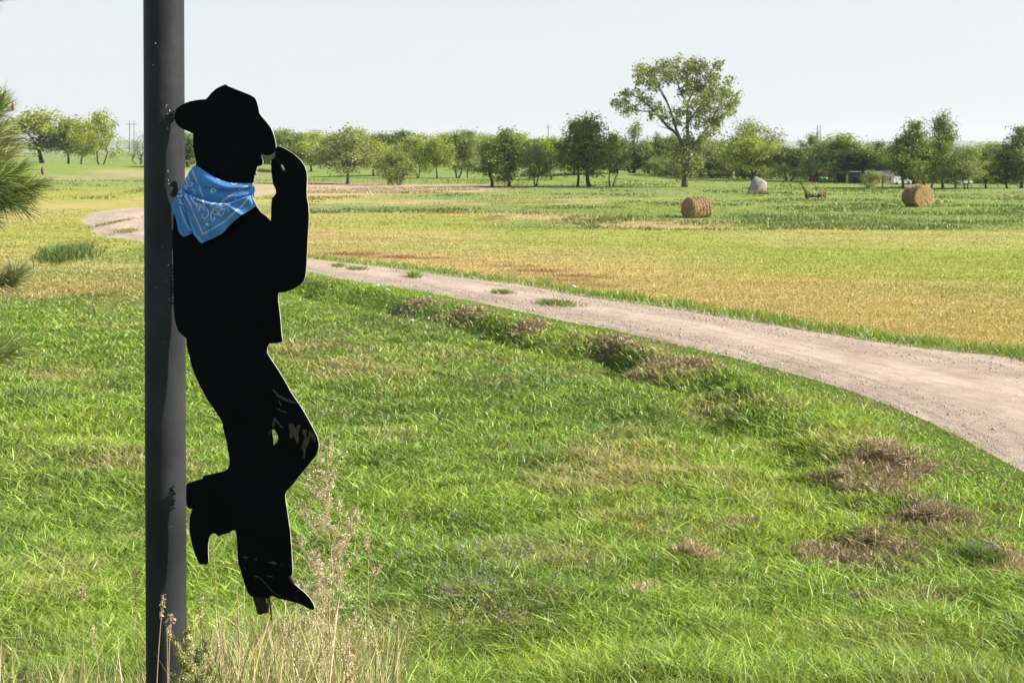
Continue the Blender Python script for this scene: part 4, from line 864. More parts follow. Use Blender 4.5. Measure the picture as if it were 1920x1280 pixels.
def bale(x, yb, Rb, Lb, rz, label, seed):
    g = G(x, yb); rt = empty('hay_bale', g, rz, label=label, cat='hay bale', group='round hay bales lying in the meadow'); rn = random.Random(seed)
    na, nx_ = 72, 40; rings = []; V, Fc = [], []
    def rad(a, xx):
        r = Rb * (1 + .035 * math.sin(3 * a + seed) + .02 * math.sin(7 * a + xx * 4)) + .035 * (vn(xx * 9, a * 3, seed) - .5) + .018 * math.sin(xx * 26) - .05 * max(0, abs(xx) / (Lb / 2) - .86) * 6 * Rb * .3
        y, z = r * math.cos(a), r * math.sin(a) * .97
        if z < -Rb * .82: z = -Rb * .82 - (z + Rb * .82) * .05; y *= 1.06
        return y, z + Rb * .80
    for i in range(nx_ + 1):
        xx = -Lb / 2 + Lb * i / nx_
        for j in range(na):
            y, z = rad(6.2832 * j / na, xx); V.append((xx + .03 * (vn(j * .4, i * .1, seed) - .5), y, z))
    for i in range(nx_):
        for j in range(na): Fc.append((i * na + j, i * na + (j + 1) % na, (i + 1) * na + (j + 1) % na, (i + 1) * na + j))
    mi = [0] * len(Fc)
    for e, sg in ((0, -1), (nx_, 1)):
        prev = [e * na + j for j in range(na)]
        for q in (.93, .8, .6, .4, .2):
            cur = []
            for j in range(na):
                y, z = V[e * na + j][1], V[e * na + j][2]; cur.append(len(V)); V.append((sg * (Lb / 2 + .035 * (1 - q) + .05 * (vn(j * .5, q * 9, seed + 3) - .5)), y * q, (z - Rb * .8) * q + Rb * .8))
            for j in range(na): Fc.append((prev[j], prev[(j + 1) % na], cur[(j + 1) % na], cur[j]) if sg > 0 else (prev[j], cur[j], cur[(j + 1) % na], prev[(j + 1) % na])); mi.append(1)
            prev = cur
        Fc.append(tuple(prev if sg > 0 else prev[::-1])); mi.append(1)
    me = bpy.data.meshes.new('roll'); me.from_pydata(V, [], Fc); me.update(); me.polygons.foreach_set('material_index', mi); me.polygons.foreach_set('use_smooth', [True] * len(Fc)); link('roll', me, rt, [M_bs, M_be])
    for xx in (-.42, -.25, -.06, .12, .28, .43):
        mb = MB(); P_ = [(xx * Lb + .015 * math.sin(j), *[v for v in rad(6.2832 * j / 48, xx * Lb)]) for j in range(49)]; mb.tube([(p[0], p[1] * 1.012, (p[2] - Rb * .8) * 1.012 + Rb * .8) for p in P_], .015, 4, cap=False); mb.build('twine', M_twine, rt)
    # loose straw that sticks out
    n = 2600; a = rng.uniform(0, 6.28, n); xx = rng.uniform(-.5, .5, n) * Lb; P_ = np.array([(x_, *rad(a_, x_)) for a_, x_ in zip(a, xx)]); n2 = 900; q = np.sqrt(rng.random(n2)) * Rb * .92; a2 = rng.uniform(0, 6.28, n2)
    P_ = np.vstack([P_, np.stack([np.where(rng.random(n2) < .5, -1, 1) * (Lb / 2 + .01), q * np.cos(a2), np.maximum(q * np.sin(a2), -Rb * .75) + Rb * .8], 1)]); n += n2
    d = rng.normal(0, 1, (n, 3)) * .045; w_ = rng.normal(0, 1, (n, 3)) * .006; V = np.stack([P_ - d - w_, P_ - d + w_, P_ + d], 1).reshape(-1, 3)
    link('loose_straw', np_mesh('loose_straw', V, np.arange(n * 3).reshape(-1, 3), jit(np.tile(np.array((.32,.22,.11)), (n * 3, 1)), .35)), rt, M_straw, kind='stuff')
    return rt
# axis direction given by rz: +x local points to the right and away for the near bale
bale(1306, 408, .575, 1.16, R(30), 'round hay bale lying side-on with twine lines, nearer the mown field', 3)
bale(1721, 387.5, .735, 1.25, R(113), 'round hay bale turned with its spiral end to the viewer, farther right', 8)

# ------------------------------------------------------------------ boulder
bg_ = G(1419, 364); V = []; Fc = []
prof = [(0,1405,1431),(.08,1403.5,1433),(.22,1403,1436),(.4,1404,1437.5),(.58,1406.5,1438),(.72,1409,1437),(.82,1411,1432),(.9,1412.5,1426),(.96,1414,1421),(1.0,1415.5,1418)]
na = 28; sc_ = bg_.y / F; Hb = (365 - 331) * sc_
for t_, xl, xr in prof:
    cxp = (xl + xr) / 2; rx_ = (xr - xl) / 2 * sc_
    for j in range(na):
        a = 6.2832 * j / na; ch = (abs(math.cos(a)) ** 2.6 + abs(math.sin(a)) ** 2.6) ** (-1 / 2.6); q = 1 + .10 * (vn(j * .35, t_ * 3.2, 4) - .5) + .04 * (vn(j * .9, t_ * 9, 7) - .5)
        V.append(((cxp - 1419) * sc_ + rx_ * ch * q * math.cos(a), rx_ * .85 * ch * q * math.sin(a) - .12 * (1 - t_), t_ * Hb - .06 + .05 * (vn(j * .6, t_ * 5, 9) - .5)))
k = len(prof)
for i in range(k - 1):
    for j in range(na): Fc.append((i * na + j, i * na + (j + 1) % na, (i + 1) * na + (j + 1) % na, (i + 1) * na + j))
Fc.append(tuple((k - 1) * na + j for j in range(na)))
me = bpy.data.meshes.new('boulder'); me.from_pydata(V, [], Fc); me.update(); me.polygons.foreach_set('use_smooth', [True] * len(Fc))
ob = link('boulder', me, None, plain('granite', (.21,.195,.18), .9, var=.35, scale=3.5, bump=.9, c2=(.36,.335,.31), bscale=7), label='big pale grey boulder standing upright on the meadow', cat='boulder'); ob.location = bg_
X = rng.normal(bg_.x + .1, .55, 700); Y = rng.normal(bg_.y - .75, .16, 700); k = np.abs(X - bg_.x) < 1; X, Y = X[k], Y[k]; n = len(X); cc = jit(np.tile(np.array((.26,.22,.10)), (n, 1)), .3); w_ = Acc()
w_.add(*blades(X, Y, height(X, Y), rng.uniform(.12, .42, n), rng.uniform(.04, .07, n), rng.uniform(0, 6.28, n), rng.uniform(0, .4, n), rng.uniform(0, .5, n), cc, cc * 1.2))
link('boulder_weeds', w_.mesh('boulder_weeds'), None, M_straw, kind='stuff', label='brownish weeds at the foot of the boulder')

# ------------------------------------------------------------------ old horse-drawn mower
M_iron = plain('old_iron', (.035,.028,.025), .8, var=.4, scale=20); M_rw = plain('rusted_wheel', (.17,.085,.045), .85, var=.4, scale=12); M_seat = plain('faded_seat', (.55,.42,.38), .7, var=.3, scale=10)
mg = G(1524, 373); ms_ = mg.y / F
def mp_(x, y, dy=0.0): return Vector(((x - 1524) * ms_, dy, (373 - y) * ms_))
mr_ = empty('old_mower', mg, label='rusty old horse-drawn mower with a raised lever and metal seat', cat='farm implement')
def wheel(c, r, ang, nm='wheel'):
    M = Matrix.Rotation(ang, 3, 'Z'); mb = MB(); k = 28
    mb.tube([c + M @ Vector((math.cos(6.2832 * i / k) * r, 0, math.sin(6.2832 * i / k) * r)) for i in range(k + 1)], .055, 6, cap=False)
    wo = mb.build(nm, M_rw, mr_)
    for i in range(9):
        a = 6.2832 * i / 9; mb = MB(); mb.tube([c, c + M @ Vector((math.cos(a) * r * .97, 0, math.sin(a) * r * .97))], .018, 4); mb.build('spoke', M_rw, wo)
    mb = MB(); d = M @ Vector((0, .07, 0)); mb.tube([c - d, c + d], .06, 8); mb.build('hub', M_iron, wo)
wheel(mp_(1516, 366.5, .25), .29, .75); wheel(mp_(1542, 366.5, -.3), .29, .75)
mb = MB(); mb.tube([mp_(1516, 366, .25), mp_(1528, 368, 0), mp_(1542, 366.5, -.3)], .035, 7); mb.tube([mp_(1510, 370, .1), mp_(1530, 369, 0), mp_(1536, 372, .1)], .04, 6); mb.blob(mp_(1525, 367), (.14, .12, .10), jit=.15); mb.blob(mp_(1535, 367, -.1), (.13, .12, .12), jit=.15); mb.build('axle', M_iron, mr_)
mb = MB(); mb.tube([mp_(1514, 372, -.1), mp_(1509, 358, -.12), mp_(1502.5, 345, -.12)], [.07, .065, .045], 7); mb.blob(mp_(1501.5, 343.8, -.12), (.11, .07, .05)); mb.build('lever', M_iron, mr_)
mb = MB(); mb.tube([mp_(1525, 367), mp_(1527, 361), mp_(1525.5, 356)], .035, 6); mb.build('seat_post', M_seat, mr_)
mb = MB(); kk_ = 14
sv = [mp_(1524, 353.5) + Vector((r_ * math.cos(a), r_ * .8 * math.sin(a), .035 * (r_ / .13) ** 2 + (.05 if math.cos(a) > .4 and r_ > .1 else 0))) for r_ in (.03, .08, .13, .17) for a in [6.2832 * i / kk_ for i in range(kk_)]]
mb.add(sv, [(i * kk_ + j, i * kk_ + (j + 1) % kk_, (i + 1) * kk_ + (j + 1) % kk_, (i + 1) * kk_ + j) for i in range(3) for j in range(kk_)] + [tuple(range(kk_))[::-1]]); so = mb.build('seat', M_seat, mr_)
md = so.modifiers.new('thick', 'SOLIDIFY'); md.thickness = .02
mb = MB(); mb.tube([mp_(1526, 352, .02), mp_(1528.5, 350, .02), mp_(1530, 354, .02)], .035, 6); mb.build('seat_spring', M_iron, mr_)

# ------------------------------------------------------------------ machines and sheds by the belt
M_grn = plain('green_machine_paint', (.012,.22,.055), .45, var=.2, scale=3, spec=.5); M_yel = plain('yellow_machine_paint', (.65,.52,.06), .5); M_blk = plain('opening_shade_and_chassis_black', (.006,.007,.008), .8); M_red = plain('red_machine_paint', (.30,.025,.025), .55, var=.3, scale=4); M_tire = plain('tyre_rubber', (.02,.02,.02), .9); M_wood = plain('weathered_boards', (.05,.045,.045), .9, var=.4, scale=10); M_tan = plain('sunlit_boards', (.34,.25,.20), .9, var=.2, scale=8)
hg = G(1570, 341); hs_ = hg.y / F
def hp(x, y, dy=0.0): return Vector(((x - 1570) * hs_, dy, (341 - y) * hs_))
hr = empty('green_harvester', hg, label='bright green farm machine with a long green and yellow tube', cat='farm machine')
mb = MB(); prof = [(1586,341.5),(1586,333),(1585,326),(1586,321.5),(1589,319.5),(1593,320),(1594.5,324),(1594,341.5)]
f_ = [hp(a, b, -.5) for a, b in prof]; b_ = [hp(a, b, .9) for a, b in prof]; k = len(prof); mb.add(f_ + b_, [tuple(range(k))[::-1], tuple(range(k, 2 * k))] + [(i, (i + 1) % k, k + (i + 1) % k, k + i) for i in range(k)]); mb.build('body', M_grn, hr, smooth=False)
mb = MB(); mb.box(hp(1577.5, 331.5, .15), (.72 * 1.1, 1.1, 1.15)); mb.build('opening_shade', M_blk, hr, smooth=False)  # solid black box painting the shade inside an opening
mb = MB(); mb.box(hp(1577.5, 321.6, .15), (.84, 1.15, .09)); mb.box(hp(1585, 331, -.45), (.12, .1, 1.2)); mb.build('frame', M_grn, hr, smooth=False)
mb = MB(); mb.box(hp(1586.5, 331, -.53), (.16, .04, .55)); mb.box(hp(1586.5, 338.5, -.53), (.16, .04, .14)); mb.build('yellow_panel', M_yel, hr, smooth=False)
mb = MB(); mb.box(hp(1590, 332, -.52), (.09, .05, .95)); mb.build('gap_shade', M_blk, hr, smooth=False)  # raised black strip that paints the shade of a gap
mb = MB(); mb.tube([hp(1571, 336, -.2), hp(1556, 333.5, -.2), hp(1544, 331, -.2)], [.09, .10, .13], 10); mb.tube([hp(1571, 339, 0), hp(1548, 338, 0), hp(1536, 337, 0)], .08, 8); mb.blob(hp(1538, 331.5, -.1), (.24, .2, .17)); mb.box(hp(1540, 336, 0), (.5, .4, .25)); mb.build('auger_tube', M_grn, hr)
mb = MB(); mb.tube([hp(1551, 332.4, -.27), hp(1544.5, 331, -.27)], .10, 8); mb.tube([hp(1561, 334.6, -.26), hp(1559, 334.2, -.26)], .10, 8); mb.build('yellow_band', M_yel, hr)
for x in (1553, 1541): mb = MB(); mb.tube([hp(x, 339, -.45), hp(x, 339, -.30)], .14, 16); mb.build('wheel', M_tire, hr)
rg_ = G(1527, 336); rs_ = rg_.y / F
def rp(x, y, dy=0.0): return Vector(((x - 1527) * rs_, dy, (336 - y) * rs_))
rr_ = empty('red_implement', rg_, label='dark red farm implement with folded arms left of the green machine', cat='farm implement')
mb = MB(); mb.box(rp(1527, 331.5), (.9, .8, .35)); mb.tube([rp(1520, 331), rp(1526, 326), rp(1533, 322), rp(1536, 320.5)], .07, 6); mb.tube([rp(1524, 332, .3), rp(1532, 325, .3), rp(1544, 322, .3)], .06, 6); mb.box(rp(1532, 324), (.3, .3, .3)); mb.box(rp(1541.5, 322.5, .3), (.28, .2, .25)); mb.tube([rp(1518, 330), rp(1534, 333)], .06, 6); mb.build('folded_arms', M_red, rr_, smooth=False)
mb = MB(); mb.box(rp(1526, 334.5), (1.1, .7, .16)); mb.tube([rp(1519, 335, -.3), rp(1536, 335, -.3)], .07, 6); mb.build('chassis', M_blk, rr_, smooth=False)
for x in (1521, 1532): mb = MB(); mb.tube([rp(x, 334.5, -.5), rp(x, 334.5, -.36)], .15, 16); mb.build('wheel', M_tire, rr_)
cg = G(1603, 342.5); cs_ = cg.y / F
cr_ = empty('wooden_crate', cg, label='dark slatted wooden crate beside the green machine', cat='crate')
mb = MB(); mb.box((.0, 0, .62), (.86, 1.1, 1.24)); mb.build('box', M_wood, cr_, smooth=False)
for i in range(6): mb = MB(); mb.box((0, -.565, .12 + i * .2), (.86, .025, .15)); mb.build('slat', M_wood, cr_, smooth=False)
mb = MB(); mb.box((.46, -.02, .62), (.05, 1.12, 1.2)); mb.build('end_boards', M_tan, cr_, smooth=False)  # sunlight on this end is put into a paler board colour
mb = MB(); mb.box((.05, 0, 1.27), (1.0, 1.2, .05)); mb.build('lid', plain('pale_lid', (.5,.48,.45), .7), cr_, smooth=False)
M_brick = plain('red_siding', (.30,.15,.12), .85, var=.2, scale=2); M_roof = plain('grey_roof', (.09,.085,.08), .7, var=.15, scale=2); M_wt = plain('white_paint', (.78,.78,.76), .5, var=.05); M_glass = plain('dark_glass', (.03,.04,.05), .15, spec=.6)
def house(x, yb, w_, d_, h_, rh, rz, mat, label, Yd):
    X_ = (x - CX) / F * Yd; g = Vector((X_, Yd, float(height(np.array([X_]), np.array([float(Yd)]))[0]))); r = empty('farm_building', g, rz, label=label, cat='building'); r.scale = (.32,) * 3
    mb = MB(); mb.box((0, 0, h_ / 2), (w_, d_, h_)); mb.add([(-w_ / 2, -d_ / 2, h_), (-w_ / 2, d_ / 2, h_), (-w_ / 2, 0, h_ + rh)], [(0, 1, 2)]); mb.add([(w_ / 2, -d_ / 2, h_), (w_ / 2, d_ / 2, h_), (w_ / 2, 0, h_ + rh)], [(0, 2, 1)]); mb.build('wall', mat, r, smooth=False)
    mb = MB(); e = .35
    for sg in (-1, 1):
        a = Vector((0, 0, h_ + rh + .02)); b = Vector((0, sg * (d_ / 2 + e), h_ - e * rh / (d_ / 2) + .02)); X1, X2 = Vector((-w_ / 2 - e, 0, 0)), Vector((w_ / 2 + e, 0, 0)); u = Vector((0, 0, .12)); vs = [a + X1, a + X2, b + X2, b + X1]; mb.add(vs + [v + u for v in vs], [(0, 1, 2, 3), (7, 6, 5, 4), (0, 4, 5, 1), (1, 5, 6, 2), (2, 6, 7, 3), (3, 7, 4, 0)])
    mb.build('roof', M_roof, r, smooth=False)
    for i in range(3):
        fx = -w_ / 2 + w_ * (i + .5) / 3; mb = MB()
        if i == 1: mb.box((fx, -d_ / 2 - .03, 1.05), (.95, .06, 2.1)); mb.build('door', M_wt, r, smooth=False)
        else:
            mb.box((fx, -d_ / 2 - .03, 1.5), (1.3, .06, 1.1)); wo = mb.build('window', M_wt, r, smooth=False); mb = MB(); mb.box((fx, -d_ / 2 - .075, 1.5), (1.1, .03, .9)); mb.build('pane', M_glass, wo, smooth=False)
    return r
house(1646, 338, 9, 6, 2.4, 1.7, .15, M_brick, 'low reddish farm building glimpsed between the trees right of the crate', 152)
house(1800, 338, 8, 6, 2.3, 1.4, -.2, M_brick, 'reddish house behind the white pickup at far right', 152)
house(1640, 330, 6, 5, 6.2, 1.6, .1, plain('grey_blue_siding', (.42,.46,.52), .7, var=.1), 'pale grey-blue shed roof seen above the small bush', 186)
def vehicle(x, Yd, kind, label):
    X_ = (x - CX) / F * Yd; g = Vector((X_, Yd, float(height(np.array([X_]), np.array([float(Yd)]))[0]))); r = empty('parked_' + kind, g, .1, label=label, cat=kind); r.scale = (.42,) * 3
    P_ = [(-2.2,.35),(-2.25,.9),(-2.1,1.75),(-1.9,1.95),(.9,1.95),(1.5,1.25),(2.25,1.05),(2.35,.4)] if kind == 'van' else [(-2.5,.4),(-2.5,1.05),(-.5,1.08),(-.4,1.65),(.75,1.68),(1.35,1.12),(2.4,1.0),(2.5,.4)]
    k = len(P_); mb = MB(); mb.add([(a, -.9, b) for a, b in P_] + [(a, .9, b) for a, b in P_], [tuple(range(k)), tuple(range(k, 2 * k))[::-1]] + [(i, k + i, k + (i + 1) % k, (i + 1) % k) for i in range(k)]); mb.build('body', M_wt, r, smooth=False)
    Q = [(.0,1.3),(.0,1.8),(.85,1.8),(1.25,1.3)] if kind == 'van' else [(-.3,1.12),(-.3,1.55),(.65,1.58),(1.05,1.12)]
    mb = MB(); mb.add([(a, -.93, b) for a, b in Q] + [(a, -.90, b) for a, b in Q], [(0, 1, 2, 3), (0, 4, 5, 1), (1, 5, 6, 2), (2, 6, 7, 3), (3, 7, 4, 0)]); mb.build('side_window', M_glass, r, smooth=False)
    for wx in (-1.5, 1.5):
        for sy in (-.85, .85): mb = MB(); mb.tube([(wx, sy - .12, .34), (wx, sy + .12, .34)], .34, 18); mb.build('wheel', M_tire, r, smooth=False)
vehicle(1690, 146, 'van', 'white van parked behind the trees left of the far bale'); vehicle(1803, 146, 'pickup', 'white pickup parked under the trees at far right')

# ------------------------------------------------------------------ power poles, mast, posts
M_pw = plain('grey_pole_wood', (.20,.17,.15), .9, var=.2); M_st = plain('galvanised_steel', (.42,.43,.44), .6)
def at(x, Yd): X_ = (x - CX) / F * Yd; return Vector((X_, Yd, float(height(np.array([X_]), np.array([float(Yd)]))[0])))
g = at(1028, 420); r = empty('utility_pole', g, label='single thin utility pole rising above the middle of the tree belt', cat='utility pole'); ht = CAMZ + (HY - 233) / F * 420 - g.z; mb = MB(); mb.tube([(0, 0, -.3), (0, 0, ht)], [.22, .13], 8); mb.build('post', M_pw, r)
mb = MB(); mb.box((0, 0, ht - .9), (1.6, .12, .12)); mb.build('crossarm', M_pw, r, smooth=False)
g = at(247, 620); r = empty('utility_pole', g, label='double utility pole with crossarm on the skyline left of the steel pole', cat='utility pole'); ht = CAMZ + (HY - 226) / F * 620 - g.z
for sx_ in (-1, 1): mb = MB(); mb.tube([(sx_, 0, -.3), (sx_, 0, ht)], [.24, .17], 8); mb.build('post', M_pw, r)
mb = MB(); mb.box((0, -.25, ht - 1.6), (5, .2, .2)); mb.build('crossarm', M_pw, r, smooth=False)
g = at(1536, 520); r = empty('lattice_mast', g, label='narrow grey lattice mast showing above the right belt', cat='mast'); ht = CAMZ + (HY - 235) / F * 520 - g.z
for a, b in ((-.7, -.7), (.7, -.7), (.7, .7), (-.7, .7)): mb = MB(); mb.tube([(a, b, -.3), (a * .8, b * .8, ht)], .13, 6); mb.build('leg', M_st, r)
mb = MB(); nb = 16
for i in range(nb):
    z0, z1 = ht * i / nb, ht * (i + 1) / nb; q0, q1 = .7 * (1 - .2 * i / nb), .7 * (1 - .2 * (i + 1) / nb)
    for (a, b), (c_, d_) in [((-1, -1), (1, -1)), ((1, -1), (1, 1)), ((1, 1), (-1, 1)), ((-1, 1), (-1, -1))]: mb.tube([(a * q0, b * q0, z0), (c_ * q1, d_ * q1, z1)], .05, 4)
mb.build('bracing', M_st, r)
g = G(1375, 334); mb = MB(); mb.tube([(0, 0, -.2), (0.02, 0, .9), (0, 0, (334 - 321) / F * g.y)], [.09, .08, .07], 8); ob = mb.build('fence_post', plain('pale_post', (.45,.40,.33), .8), None, label='short pale post in front of the dark belt left of the boulder', cat='post'); ob.location = g

# ------------------------------------------------------------------ dead clumps, tufts, litter on the near ground
def dead(x, y, rx_, ry_, label, n, h=.12, col=(.23,.175,.09)):
    h *= .6; rx_ *= 1.15; ry_ *= 1.15
    x0, y0 = W(x, y); sx_ = rx_ / F * y0; sy_ = abs(W(x, y - ry_)[1] - W(x, y + ry_)[1]) / 2; z0 = float(height(np.array([x0]), np.array([y0]))[0])
    n *= 3 if y > 800 else 2; u = rng.normal(0, .62, n); v = rng.normal(0, .62, n); X = x0 + u * sx_; Y = y0 + v * sy_; kk = fbm(X * 4.5, Y * 4.5, 77, 3) > (.47 if y > 800 else .25) + .05 * rng.random(n); u, v, X, Y = u[kk], v[kk], X[kk], Y[kk]; n = len(u); q = np.sqrt(u * u + v * v)
    z = height(X, Y) + .015 + np.clip(1 - q * .8, 0, 1) * h * rng.random(n) * (.5 + vn(X * 6, Y * 6, 3)); L = rng.uniform(.03, .10, n); a = rng.uniform(0, 6.28, n); e = rng.normal(.3, .55, n)
    d = np.stack([np.cos(a) * np.cos(e), np.sin(a) * np.cos(e), np.sin(e)], 1) * L[:, None]; w_ = rng.normal(0, 1, (n, 3)); w_ = w_ / np.linalg.norm(w_, axis=1)[:, None] * (y0 / 1422 * .30); P_ = np.stack([X - x0, Y - y0, z - z0], 1)
    V = np.stack([P_ - d - w_, P_ - d + w_, P_ + d + w_, P_ + d - w_], 1).reshape(-1, 3); c = jit(np.tile(np.array(col), (n, 1)), .4); pal = rng.random(n) < .2; c[pal] = jit(np.tile(np.array((.46,.37,.22)), (pal.sum(), 1)), .2)
    o = link('dead_grass_clump', np_mesh('dead_grass_clump', V, np.arange(n * 4).reshape(-1, 4), np.repeat(c, 4, 0)), None, M_straw, label=label, cat='dead grass', group='clumps of cut dead grass on the near lawn'); o.location = (x0, y0, z0)
for a in [(1665,885,85,26,'largest brown clump of dead grass, nearest the road edge',3600,.16),(1625,930,75,24,'dark clump just below the largest brown clump',2600,.12),(1745,990,78,22,'brown clump at right above the long low one',2600,.13),(1600,1035,110,28,'long low brown clump in the lower right lawn',4200,.14),(1400,995,46,13,'small brown clump left of the long low one',900,.09),(1690,1122,80,16,'flat thin clump below the long low one',1500,.05),
          (1300,1058,44,13,'small pale straw heap left of the brown clumps',900,.08,(.42,.30,.18)),(1210,1124,36,9,'thin scrap of pale straw lowest toward the centre',420,.04,(.45,.33,.21)),(1885,1065,48,26,'tan straw clump beside purple flowers at right edge',1600,.13,(.38,.29,.16)),(1180,655,58,9,'brown clump on the shoulder left of the twin clumps',1500,.16),(1225,696,50,11,'brown clump in the rut below the shoulder',1300,.12),(1300,702,52,8,'low brown clump in the rut farther right',1000,.10),
          (900,600,40,6,'small brown clump on the shoulder, second nearest the cowboy',700,.12),(800,580,46,5,'small brown clump on the shoulder, nearest the cowboy',700,.10),(1000,626,30,6,'small dark clump midway along the shoulder',600,.10),(1480,965,40,8,'faint scrap of straw above the small brown clump',400,.05,(.40,.30,.18)),(1665,855,60,8,'pale straw fringe just above the largest brown clump',700,.07,(.46,.36,.22))]: dead(*a)
def tuft(x, y, rx_, ry_, label, n, name='grass_tuft', h=(.05, .13), col=(.15,.20,.05), group='weed tufts growing on the drive', cat='weeds'):
    x0, y0 = W(x, y); sx_ = rx_ / F * y0; sy_ = abs(W(x, y - ry_)[1] - W(x, y + ry_)[1]) / 2; u = rng.normal(0, .45, n); X = x0 + u * sx_; Y = y0 + rng.normal(0, .4, n) * sy_ - u * sy_ * .5; z0 = float(height(np.array([x0]), np.array([y0]))[0]); c = jit(np.tile(np.array(col), (n, 1)), .3)
    V, Fc, C = blades(X - x0, Y - y0, np.zeros(n) + .04, rng.uniform(*h, n), np.full(n, y0 / 1422 * .8), rng.uniform(0, 6.28, n), rng.uniform(.1, .9, n), rng.uniform(0, .8, n), c * .7, c * 1.2); o = link(name, np_mesh(name, V, Fc, C), None, M_grass, label=label, cat=cat, group=group); o.location = (x0, y0, z0)
tuft(1045,575,42,6,'widest weed tuft on the drive right of centre',900); tuft(943,554,22,3,'thin weed tuft left of the widest one on the drive',300); tuft(776,523,13,3.5,'small upright weed tuft alone on the drive',260, h=(.08, .2)); tuft(634,503,16,3,'weed tuft on the drive nearest the raised arm',260); tuft(668,509,22,2.5,'flat weed tuft right of the one nearest the arm',300)
tuft(212,420,14,10,'upper end of the weed strip inside the loop of the drive',500, col=(.2,.22,.08)); tuft(240,436,26,5,'lower end of the weed strip inside the loop of the drive',500, col=(.2,.22,.08))
tuft(128,482,50,12,'dark tall weeds on the slope right of the pine twig',1500,'weed_patch',(.2,.5),(.10,.15,.045),'tall weed patches','weeds'); tuft(1845,1062,36,18,'dark weedy patch with purple flowers at the right edge',1000,'weed_patch',(.05,.13),(.10,.17,.04),'tall weed patches','weeds'); tuft(300,480,30,8,'low dark weeds behind the steel pole',500,'weed_patch',(.1,.25),(.10,.15,.045),'tall weed patches','weeds')
M_ws = plain('white_stone', (.62,.58,.52), .8, var=.2, scale=30)
for (x, y, s_, lb) in [(707,548,9,'white stone on the lawn edge nearest the cowboy'),(726,556,8,'white stone just right of the one nearest the cowboy'),(772,603,9,'pale stone left on the grass shoulder'),(802,598,8,'pale stone beside another on the grass shoulder'),(964,597,7,'small white stone on the shoulder at centre'),(1255,842,7,'white scrap on the lawn right of centre'),(1373,844,8,'white scrap in the grass farther right'),(1452,962,6,'white speck by the small brown clump'),(1727,1203,12,'white scrap low in the right corner lawn'),(1074,542,12,'white stones on the far verge of the drive'),(1112,704,12,'grey stick-like scrap below the shoulder'),(890,600,10,'pale scrap on the shoulder by a brown clump')]:
    x0, y0 = W(x, y); mb = MB(); r_ = s_ / F * y0 * .5; mb.blob((0, 0, r_ * .3), (r_, r_ * .8, r_ * .55), seg=7, rings=5, jit=.25); o = mb.build('stone', M_ws, None, smooth=False, label=lb, cat='stone', group='pale stones and scraps in the grass'); o.location = (x0, y0, float(height(np.array([x0]), np.array([y0]))[0]) + .05)

# ------------------------------------------------------------------ dry plants at the foot of the pole
def gz_(x, y): return float(height(np.array([x]), np.array([y]))[0])
def stalk(px_, py_, Yd, base_px, name, label, r0=.0016, head=None, bend=0, group='dry grass stalks near the pole', col=M_needle):
    top = PX(px_, py_, Yd); bx_ = (base_px - CX) / F * Yd; b = Vector((bx_, Yd, gz_(bx_, Yd))); rt = empty(name, b, label=label, cat='dry stalk', group=group); mb = MB(); tp = top - b
    P_ = [Vector((0, 0, 0)).lerp(tp, f) + Vector((math.sin(f * math.pi) * bend, 0, 0)) for f in np.linspace(0, 1, 12)]; mb.tube(P_, [r0 * (1 - .5 * i / 11) for i in range(12)], 5); mb.build('stem', M_stalk, rt)
    if head:
        Lh, rh, cnt = head; Pn = []; ax_ = (P_[-1] - P_[-2]).normalized()
        for i in range(cnt):
            f = random.random(); c_ = P_[-1] - ax_ * Lh * f; Pn.append(tuple(c_ + Vector((random.gauss(0, 1), random.gauss(0, 1), random.gauss(0, .6))) * rh * (.4 + .6 * math.sin(math.pi * min(1, f + .1)))))
        Pn = np.array(Pn); V, Fc, C = leaves(Pn, rng.uniform(.0035, .0075, cnt), jit(np.tile(np.array(head_col), (cnt, 1)), .3), 0, .4); link('seed_head', np_mesh('seed_head', V, Fc, C), rt, M_straw)
M_stalk = plain('dry_stalk', (.45,.34,.20), .85, var=.2, scale=20)
head_col = (.42,.31,.19)
for a in [(306,1115,4.35,302,'stalk with a split seed head standing in front of the pole at left',(.075,.005,70)),(320,1150,4.3,343,'stalk with a leaning frayed head in front of the pole at right',(.07,.007,80)),(313,1175,4.45,316,'thin bare stalk between the two headed ones on the pole',None),
          (376,1112,5.2,350,'fuzzy-headed stalk just right of the pole',(.13,.006,110)),(398,1003,5.0,452,'long bent stalk rising to the raised boot',None),(690,1000,5.6,702,'tall arched stalk farthest right of the foot',(.10,.009,90)),(410,1195,5.1,420,'short stalk below the raised boot',(.07,.005,60)),(535,1180,5.0,560,'stalk with fluffy head under the heel',(.12,.007,110)),
          (618,1130,5.3,648,'stalk just right of the boot toe',(.12,.009,110)),(655,1200,4.7,668,'thick fluffy stalk lower right of the weed',(.14,.011,150)),(436,1150,5.5,470,'slim stalk under the cowboy',(.06,.004,50)),(480,1190,5.2,500,'slim stalk just below the heel bracket',(.06,.004,50)),(560,1090,5.6,600,'slim stalk behind the toe',None),
          (155,1095,5.6,172,'seed stalk on the lawn left of the pole',(.06,.006,60)),(172,1170,5.4,208,'branching dry stalk beside the seed stalk at left',(.08,.007,80)),(130,1170,5.6,165,'second slender stalk crossing at left',None),(252,1060,5.3,284,'feathery stalk leaning on the left edge of the pole',(.16,.010,150)),(32,1200,5.4,45,'curved stalk in the lower left corner',None)]:
    stalk(a[0], a[1], a[2], a[3], 'dry_stalk', a[4], .0021 if a[5] else .0017, a[5], random.uniform(-.03, .03))
